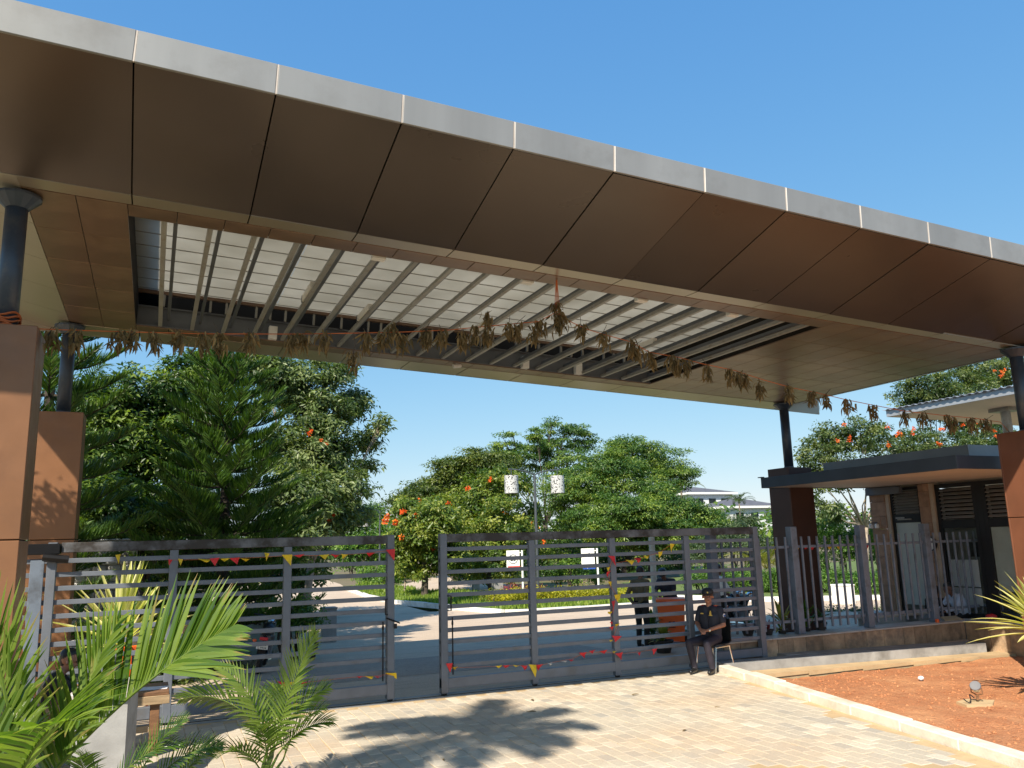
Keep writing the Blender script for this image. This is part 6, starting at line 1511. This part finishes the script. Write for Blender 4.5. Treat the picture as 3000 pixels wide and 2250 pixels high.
# ------------------------------------------------------------------ motorcycles
def motorcycle(label, loc, rz, plate=None, tank='blackmetal', lean=8):
    t = thing('motorcycle', label, 'motorcycle', loc, None)
    t.rotation_euler = (0, R(lean), rz); WL[t.name] = Vector((0, 0, 0))
    for y, nm in ((.62, 0), (-.62, 1)):
        mb = MB(); ring = [(0, y + .255 * math.cos(a), .30 + .255 * math.sin(a)) for a in [2 * math.pi * i / 24 for i in range(25)]]
        mb.tube(ring, .048, 8, cap=False); w = part(mb, 'wheel', mt['rubber'], t, sm=True)
        mb = MB(); mb.tube([(0, y + .205 * math.cos(a), .30 + .205 * math.sin(a)) for a in [2 * math.pi * i / 24 for i in range(25)]], .018, 6, cap=False)
        for i in range(6): a = math.pi * i / 3; mb.tube([(0, y, .3), (0, y + .2 * math.cos(a), .3 + .2 * math.sin(a))], .012, 4)
        mb.tube([(-.06, y, .3), (.06, y, .3)], .04, 10); part(mb, 'rim', mt['enginem'], w)
        mb = MB(); v = []
        for i in range(9):
            a = R(20 + 130 * i / 8) if nm == 0 else R(10 + 150 * i / 8)
            for x in (-.07, 0, .07): v.append((x, y + .32 * math.cos(a), .30 + (.32 - abs(x) * .3) * math.sin(a)))
        mb.add(v, [(3 * i + j, 3 * i + j + 1, 3 * i + j + 4, 3 * i + j + 3) for i in range(8) for j in range(2)]); o = part(mb, 'mudguard', mt[tank], t); sd = o.modifiers.new('thick', 'SOLIDIFY'); sd.thickness = .008
    mb = MB(); mb.ell((0, .14, .80), (.14, .28, .12), 14, 8); part(mb, 'fuel_tank', mt[tank], t, sm=True)
    mb = MB(); mb.ell((0, -.34, .78), (.13, .38, .06), 14, 8); part(mb, 'seat', mt['black'], t, sm=True)
    mb = MB(); mb.box((-.13, -.12, .28), (.13, .28, .56), .04); mb.box((-.10, .02, .54), (.10, .24, .68), .03)
    for k in range(5): mb.box((-.14, -.0, .56 + .022 * k), (.14, .26, .567 + .022 * k))
    part(mb, 'engine', mt['enginem'], t)
    mb = MB(); mb.tube([(0, .45, .82), (0, .3, .45), (0, -.1, .26), (0, -.3, .5), (0, -.1, .72), (0, .35, .8)], .022, 6); mb.tube([(.09, -.3, .5), (.09, -.62, .3)], .02, 6); mb.tube([(-.09, -.3, .5), (-.09, -.62, .3)], .02, 6); mb.tube([(0, -.2, .72), (0, -.75, .74)], .03, 6); part(mb, 'frame', mt['blackmetal'], t)
    mb = MB()
    for k in (-1, 1): mb.tube([(.085 * k, .62, .30), (.085 * k, .44, .90)], .024, 8)
    part(mb, 'front_fork', mt['chrome'], t)
    mb = MB(); mb.tube([(-.36, .30, 1.03), (-.2, .40, 1.02), (0, .42, .98), (.2, .40, 1.02), (.36, .30, 1.03)], .014, 6)
    for k in (-1, 1): mb.tube([(.27 * k, .36, 1.03), (.33 * k, .38, 1.2)], .006, 5); mb.ell((.35 * k, .38, 1.22), (.055, .015, .035), 10, 6)
    part(mb, 'handlebar', mt['black'], t)
    mb = MB(); mb.lathe([(.03, -.1), (.09, -.04), (.1, .04), (.09, .05), (.01, .055)], 14, M=Matrix.Translation((0, .52, .88)) @ Matrix.Rotation(R(-90), 4, 'X')); part(mb, 'headlight', mt['chrome'], t)
    mb = MB(); mb.tube([(.14, .2, .35), (.16, -.1, .27), (.17, -.8, .36)], [.025, .03, .045], 8); part(mb, 'exhaust', mt['chrome'], t)
    mb = MB(); mb.box((-.08, -.84, .66), (.08, -.78, .72), .01); part(mb, 'tail_light', mt['red'], t)
    for k in (-1, 1): mb = MB(); mb.ell((.17 * k, -.78, .64), (.045, .03, .03), 8, 6); part(mb, 'indicator', mt['orange'], t)
    if plate:
        mb = MB(); mb.box((-.11, -.90, .50), (.11, -.89, .62), .003); pp = part(mb, 'number_plate', mt['white'], t)
        for s_, z in plate:
            me = text_mesh(s_, .058, mt['ink'], .001); me.transform(Matrix.Translation((0, -.902, z)) @ Matrix.Rotation(R(90), 4, 'X')); part(me, 'plate_lettering', None, pp)
        mb = MB(); mb.tube([(0, -.78, .66), (0, -.885, .56)], .012, 5); part(mb, 'plate_bracket', mt['blackmetal'], t)
    return t
m1 = gp(765, 1962)
motorcycle('dark motorcycle with a white number plate parked behind the left gate', (m1.x, m1.y, gz(m1.y)), R(-12), [('KA 43', .588), ('L 9934', .53)], lean=9)
m1b = gp(640, 1955)
motorcycle('dark motorcycle parked left of the one with the white plate', (m1b.x - .1, m1b.y + 1.0, gz(m1b.y + 1)), R(-6), None, lean=9)
m2 = gp(2165, 1858)
motorcycle('black motorcycle parked behind the fence near the gate end', (m2.x + .2, m2.y + .3, gz(m2.y)), R(-70), None, lean=8)
motorcycle('second black motorcycle parked further behind the gate end', (m2.x + 1.0, m2.y + 1.6, gz(m2.y + 1.6)), R(-60), None, lean=8)
wq = aty(2118, 1760, 16.4)
J = dict(STAND, eL=(-.28, .1, 1.16), wL=(-.2, .32, 1.02), kL=(-.18, .4, 1.0), eR=(.28, .1, 1.16), wR=(.2, .32, 1.02), kR=(.18, .4, 1.0))
person('person in white shirt standing by the parked motorcycles behind the gate post', (wq.x + .05, 16.6, gz(16.6) - .05), R(-95), J, ['skind', 'white', 'blackcl', 'shoe', 'hair'], .013, False)

# ------------------------------------------------------------------ bunting
def pennant(t, p, w, h, mat, lean=0., curl=.035, wind=0., rr=None):
    p = Vector(p); g = rr or rnd
    w *= g.uniform(.85, 1.15); h *= g.uniform(.85, 1.2); lean += g.gauss(0, .015)
    a = Vector((-w / 2, 0, g.uniform(-.012, .012))); b_ = Vector((w / 2, 0, g.uniform(-.02, .02))); c_ = Vector((lean, g.uniform(-curl, curl), -h)); m1_ = a.lerp(c_, .5) + Vector((0, g.uniform(-curl, curl), 0)); m2_ = b_.lerp(c_, .5) + Vector((0, g.uniform(-curl, curl), 0))
    mid = a.lerp(b_, .5) + Vector((0, -curl * .5, 0))
    mb = MB(); vv = [p + q for q in (a, mid, b_, m1_, m2_, c_)]; mb.add(vv, [(0, 1, 3), (1, 2, 4), (1, 4, 3), (3, 4, 5)])
    o = part(mb, 'pennant', mt[mat], t); sd = o.modifiers.new('thick', 'SOLIDIFY'); sd.thickness = .002
def bunting(label, pix, Y, flags, group=None):
    P_ = [aty(px, py, Y) for px, py in pix]
    t = thing('bunting', label, 'bunting', P_[0], 'pennant bunting tied to the gates')
    mb = MB(); mb.tube(P_, .003, 4); part(mb, 'string', mt['rope'], t)
    for (px, py, col, w, h, lean) in flags: pennant(t, aty(px, py, Y - .004), w, h, col + 'flag', lean)
    return t
YB_ = 12.34
def r4(a, b): return (a / 2.212, 1500 + b / 2.212)
def r5(a, b): return (1000 + a / 2.212, 1500 + b / 2.212)
bunting('red and yellow bunting along the top of the left gate leaf', [r4(1105, 310), r4(1165, 312), r4(1500, 302), r4(1720, 292), r4(1860, 282), r4(2100, 282), r5(100, 272), r5(315, 250)], YB_,
        [(*r4(1170, 300), 'yellow', .06, .10, .01), (*r4(1325, 304), 'yellow', .16, .05, .02), (*r4(1390, 304), 'red', .14, .08, .02), (*r4(1460, 302), 'yellow', .14, .04, 0), (*r4(1520, 300), 'red', .14, .09, .03), (*r4(1590, 300), 'yellow', .13, .04, 0), (*r4(1730, 262), 'yellow', .07, .11, -.02), (*r4(1860, 278), 'yellow', .15, .17, .06), (*r4(1940, 280), 'red', .16, .04, 0), (*r4(2100, 278), 'yellow', .14, .06, 0), (*r4(2170, 275), 'red', .12, .06, .02), (*r5(20, 274), 'yellow', .10, .06, 0), (*r5(190, 264), 'red', .13, .05, 0), (*r5(318, 244), 'red', .14, .18, .06), (*r4(765, 275), 'yellow', .06, .12, 0), (*r4(1105, 305), 'red', .05, .09, 0)])
bunting('short bunting low on the end stile of the left gate leaf', [r4(1815, 1105), r4(1960, 1100), r4(2020, 1100), r5(60, 1072), r5(180, 1066), r5(330, 1050)], YB_,
        [(*r4(1830, 1098), 'red', .14, .09, .02), (*r4(1890, 1098), 'yellow', .16, .05, 0), (*r4(1965, 1099), 'red', .12, .03, 0), (*r5(120, 1066), 'red', .09, .03, 0), (*r5(180, 1064), 'yellow', .13, .04, 0), (*r5(240, 1060), 'red', .12, .03, 0), (*r5(320, 1038), 'yellow', .17, .11, .08)])
bunting('bunting strung low across the right gate leaf', [r5(690, 985), r5(740, 1010), r5(1000, 1000), r5(1235, 992), r5(1290, 995), r5(1350, 978), r5(1500, 950), r5(1570, 915), r5(1700, 905), r5(1800, 920), r5(1940, 905), r5(2030, 890)], YB_,
        [(*r5(700, 975), 'red', .11, .17, .02), (*r5(735, 1005), 'yellow', .10, .05, .04), (*r5(1020, 996), 'yellow', .12, .03, 0), (*r5(1068, 992), 'red', .13, .05, 0), (*r5(1132, 990), 'yellow', .12, .04, 0), (*r5(1185, 992), 'red', .12, .08, .02), (*r5(1238, 990), 'yellow', .15, .18, .04), (*r5(1285, 988), 'red', .12, .09, -.03), (*r5(1350, 977), 'pale', .10, .03, 0), (*r5(1440, 962), 'pale', .12, .03, 0), (*r5(1490, 955), 'red', .10, .03, 0), (*r5(1565, 908), 'red', .14, .09, .02), (*r5(1625, 902), 'red', .12, .04, 0), (*r5(1700, 900), 'red', .13, .05, 0), (*r5(1770, 902), 'yellow', .10, .03, 0), (*r5(1800, 912), 'red', .14, .10, .03), (*r5(1930, 908), 'red', .07, .07, 0), (*r5(2030, 884), 'red', .10, .09, -.03)])
bunting('bunting hanging down the third stile of the right gate leaf', [r5(1758, 300), r5(1735, 370), r5(1738, 470), r5(1790, 550), r5(1762, 620), r5(1745, 660), r5(1748, 720), r5(1790, 740), r5(1765, 800)], YB_ + .01,
        [(*r5(1750, 285), 'red', .13, .18, .06), (*r5(1730, 355), 'yellow', .06, .07, 0), (*r5(1733, 385), 'red', .07, .09, -.02), (*r5(1738, 450), 'yellow', .07, .08, .02), (*r5(1790, 535), 'yellow', .12, .13, .02), (*r5(1762, 580), 'red', .07, .20, -.02), (*r5(1742, 645), 'yellow', .09, .05, 0), (*r5(1748, 712), 'red', .06, .06, 0), (*r5(1790, 725), 'yellow', .10, .10, -.03), (*r5(1750, 745), 'red', .10, .05, .02), (*r5(1785, 800), 'red', .20, .11, -.03), (*r5(1750, 825), 'yellow', .08, .04, 0)])
bunting('bunting rising to the right across the upper right gate leaf', [r5(1770, 330), r5(1860, 318), r5(1920, 302), r5(1975, 288), r5(2065, 262), r5(2145, 205)], YB_,
        [(*r5(1870, 310), 'yellow', .16, .09, 0), (*r5(1920, 298), 'red', .13, .08, -.02), (*r5(1975, 286), 'yellow', .12, .04, 0), (*r5(2068, 255), 'yellow', .10, .11, -.01), (*r5(2145, 205), 'yellow', .10, .14, -.03)])
bunting('bunting tied along the inside of the picket fence rail', [q6(225, 240), q6(340, 235), q6(500, 228), q6(640, 225), q6(800, 216), q6(940, 225), q6(1110, 212), q6(1230, 208)], 12.86,
        [(*q6(x, 232 - .018 * (x - 225)), c, .13, .07, .01) for x, c in ((235, 'red'), (320, 'red'), (372, 'red'), (545, 'yellow'), (600, 'yellow'), (660, 'red'), (745, 'yellow'), (800, 'red'), (840, 'red'), (880, 'yellow'), (950, 'yellow'), (1010, 'yellow'), (1110, 'red'), (1190, 'red'))])

# ------------------------------------------------------------------ dried mango leaf garland under the canopy
GY_ = 9.78
A1 = lambda a, b: (a / 2.212, 400 + b / 2.212)
A2 = lambda a, b: (1000 + a / 2.212, 700 + b / 2.212)
A3 = lambda a, b: (2000 + a / 2.212, 900 + b / 2.212)
sp_ = [A1(300, 1262), A1(390, 1252), A1(800, 1265), A1(1300, 1278), A1(1900, 1280), A2(0, 612), A2(400, 603), A2(700, 590), A2(950, 565), A2(1280, 535), A2(1400, 470), A2(1480, 535), A2(1600, 588), A2(1740, 630), A2(1870, 665), A2(2000, 735), A2(2190, 768), A3(120, 365), A3(330, 408), A3(520, 470), A3(700, 520), A3(860, 552), A3(1060, 600), A3(1220, 632), A3(1430, 672), A3(1700, 702), A3(1900, 720), A3(2060, 745), A3(2110, 800)]
GP = [aty(px, py, GY_) for px, py in sp_]
GP[0] = Vector((-1.42, 9.72, GP[0].z)); 
gar = thing('leaf_garland', 'festoon of dried brown mango leaves strung under the canopy edge', 'garland', (6, GY_, 5))
mb = MB(); mb.tube(GP, .006, 5); part(mb, 'string', mt['rope'], gar)
hk = aty(*A2(1395, 335), GY_)
mb = MB(); apex = aty(*A2(1400, 470), GY_)
for k in range(4): mb.tube([apex + Vector((.02 * (k - 1.5), 0, -.05)), apex.lerp(hk, .5) + Vector((.02 * (k - 1.5), 0, 0)), Vector((hk.x + .004 * k, GY_, 6.11 - .047 * hk.x + .01))], .005, 4)
part(mb, 'hanging_cord', mt['rope'], gar)
clu = [A1(*q) for q in ((330, 1300), (490, 1320), (760, 1340), (850, 1310), (1000, 1355), (1160, 1315), (1310, 1330), (1420, 1370), (1620, 1350), (1890, 1345), (1960, 1370), (2100, 1320))] + \
      [A2(*q) for q in ((85, 830), (160, 660), (270, 690), (330, 610), (380, 720), (540, 640), (555, 700), (660, 665), (790, 700), (870, 620), (950, 520), (940, 680), (1080, 620), (1150, 610), (1290, 610), (1240, 670), (1400, 460), (1420, 590), (1440, 520), (1550, 600), (1690, 690), (1890, 690), (1930, 765), (2010, 810), (2130, 850), (2190, 870))] + \
      [A3(*q) for q in ((40, 430), (165, 450), (290, 460), (350, 500), (410, 520), (510, 570), (700, 585), (830, 590), (930, 620), (1060, 650), (1250, 690), (1450, 740), (1580, 740), (1690, 740), (1780, 790), (1860, 800), (1980, 790), (2110, 900))]
lv = []
gr = random.Random(77)
for k in range(8):
    mb = MB(); v, fc, ts = blade((0, 0, 0), (1, 0, 0), (0, 0, 1), 1.0, .24, gr.uniform(-.8, 1.4), 5, gr.uniform(.2, .8), gr.uniform(.1, .9)); mb.add(v, fc, t=ts); lv.append(fresh_mesh('leaf', mb, mt['deadleaf']))
rest = MB(); tw = MB(); cnt = 0
for ci, (px, py) in enumerate(clu):
    c_ = aty(px, py, GY_ + gr.uniform(-.08, .08))
    j = min(range(len(GP)), key=lambda i: abs(GP[i].x - c_.x)); j0 = max(0, min(len(GP) - 2, j if GP[j].x < c_.x else j - 1)); f = (c_.x - GP[j0].x) / max(1e-3, GP[j0 + 1].x - GP[j0].x); at_ = GP[j0].lerp(GP[j0 + 1], max(0, min(1, f)))
    hub = Vector((c_.x, GY_, max(c_.z + .10, min(at_.z, c_.z + .2))))
    tw.tube([at_, hub.lerp(at_, .4) + Vector((.02, 0, 0)), hub, hub + Vector((gr.uniform(-.05, .05), 0, -.08))], .006, 4)
    if gr.random() < .5: tw.tube([hub, hub + Vector((gr.uniform(-.1, .2), gr.uniform(-.1, .1), gr.uniform(0, .12)))], .004, 4)
    for k in range(42):
        a = gr.uniform(0, 2 * math.pi); e = R(gr.gauss(-66, 20)); L_ = gr.uniform(.10, .165)
        d = Vector((math.cos(a) * math.cos(e), math.sin(a) * math.cos(e), math.sin(e))); st = hub + Vector((gr.gauss(0, .034), gr.gauss(0, .034), gr.uniform(-.18, .03)))
        q = d.to_track_quat('X', 'Z'); MM = Matrix.Translation(st) @ q.to_matrix().to_4x4() @ Matrix.Rotation(gr.uniform(-1.2, 1.2), 4, 'X') @ Matrix.Scale(L_, 4)
        if k < 5 and cnt < 290:
            o = part(gr.choice(lv), 'leaf', None, gar); o.matrix_local = Matrix.Translation(-Vector((6, GY_, 5))) @ MM; cnt += 1
        else:
            me = gr.choice(lv); rest.add([v.co for v in me.vertices], [tuple(p.vertices) for p in me.polygons], MM, [min(1, max(0, gr.gauss(.45, .25)))] * len(me.vertices))
part(rest, 'dried_leaves', mt['deadleaf'], gar, kind='stuff')
part(tw, 'twigs', mt['bark'], gar, kind='stuff')
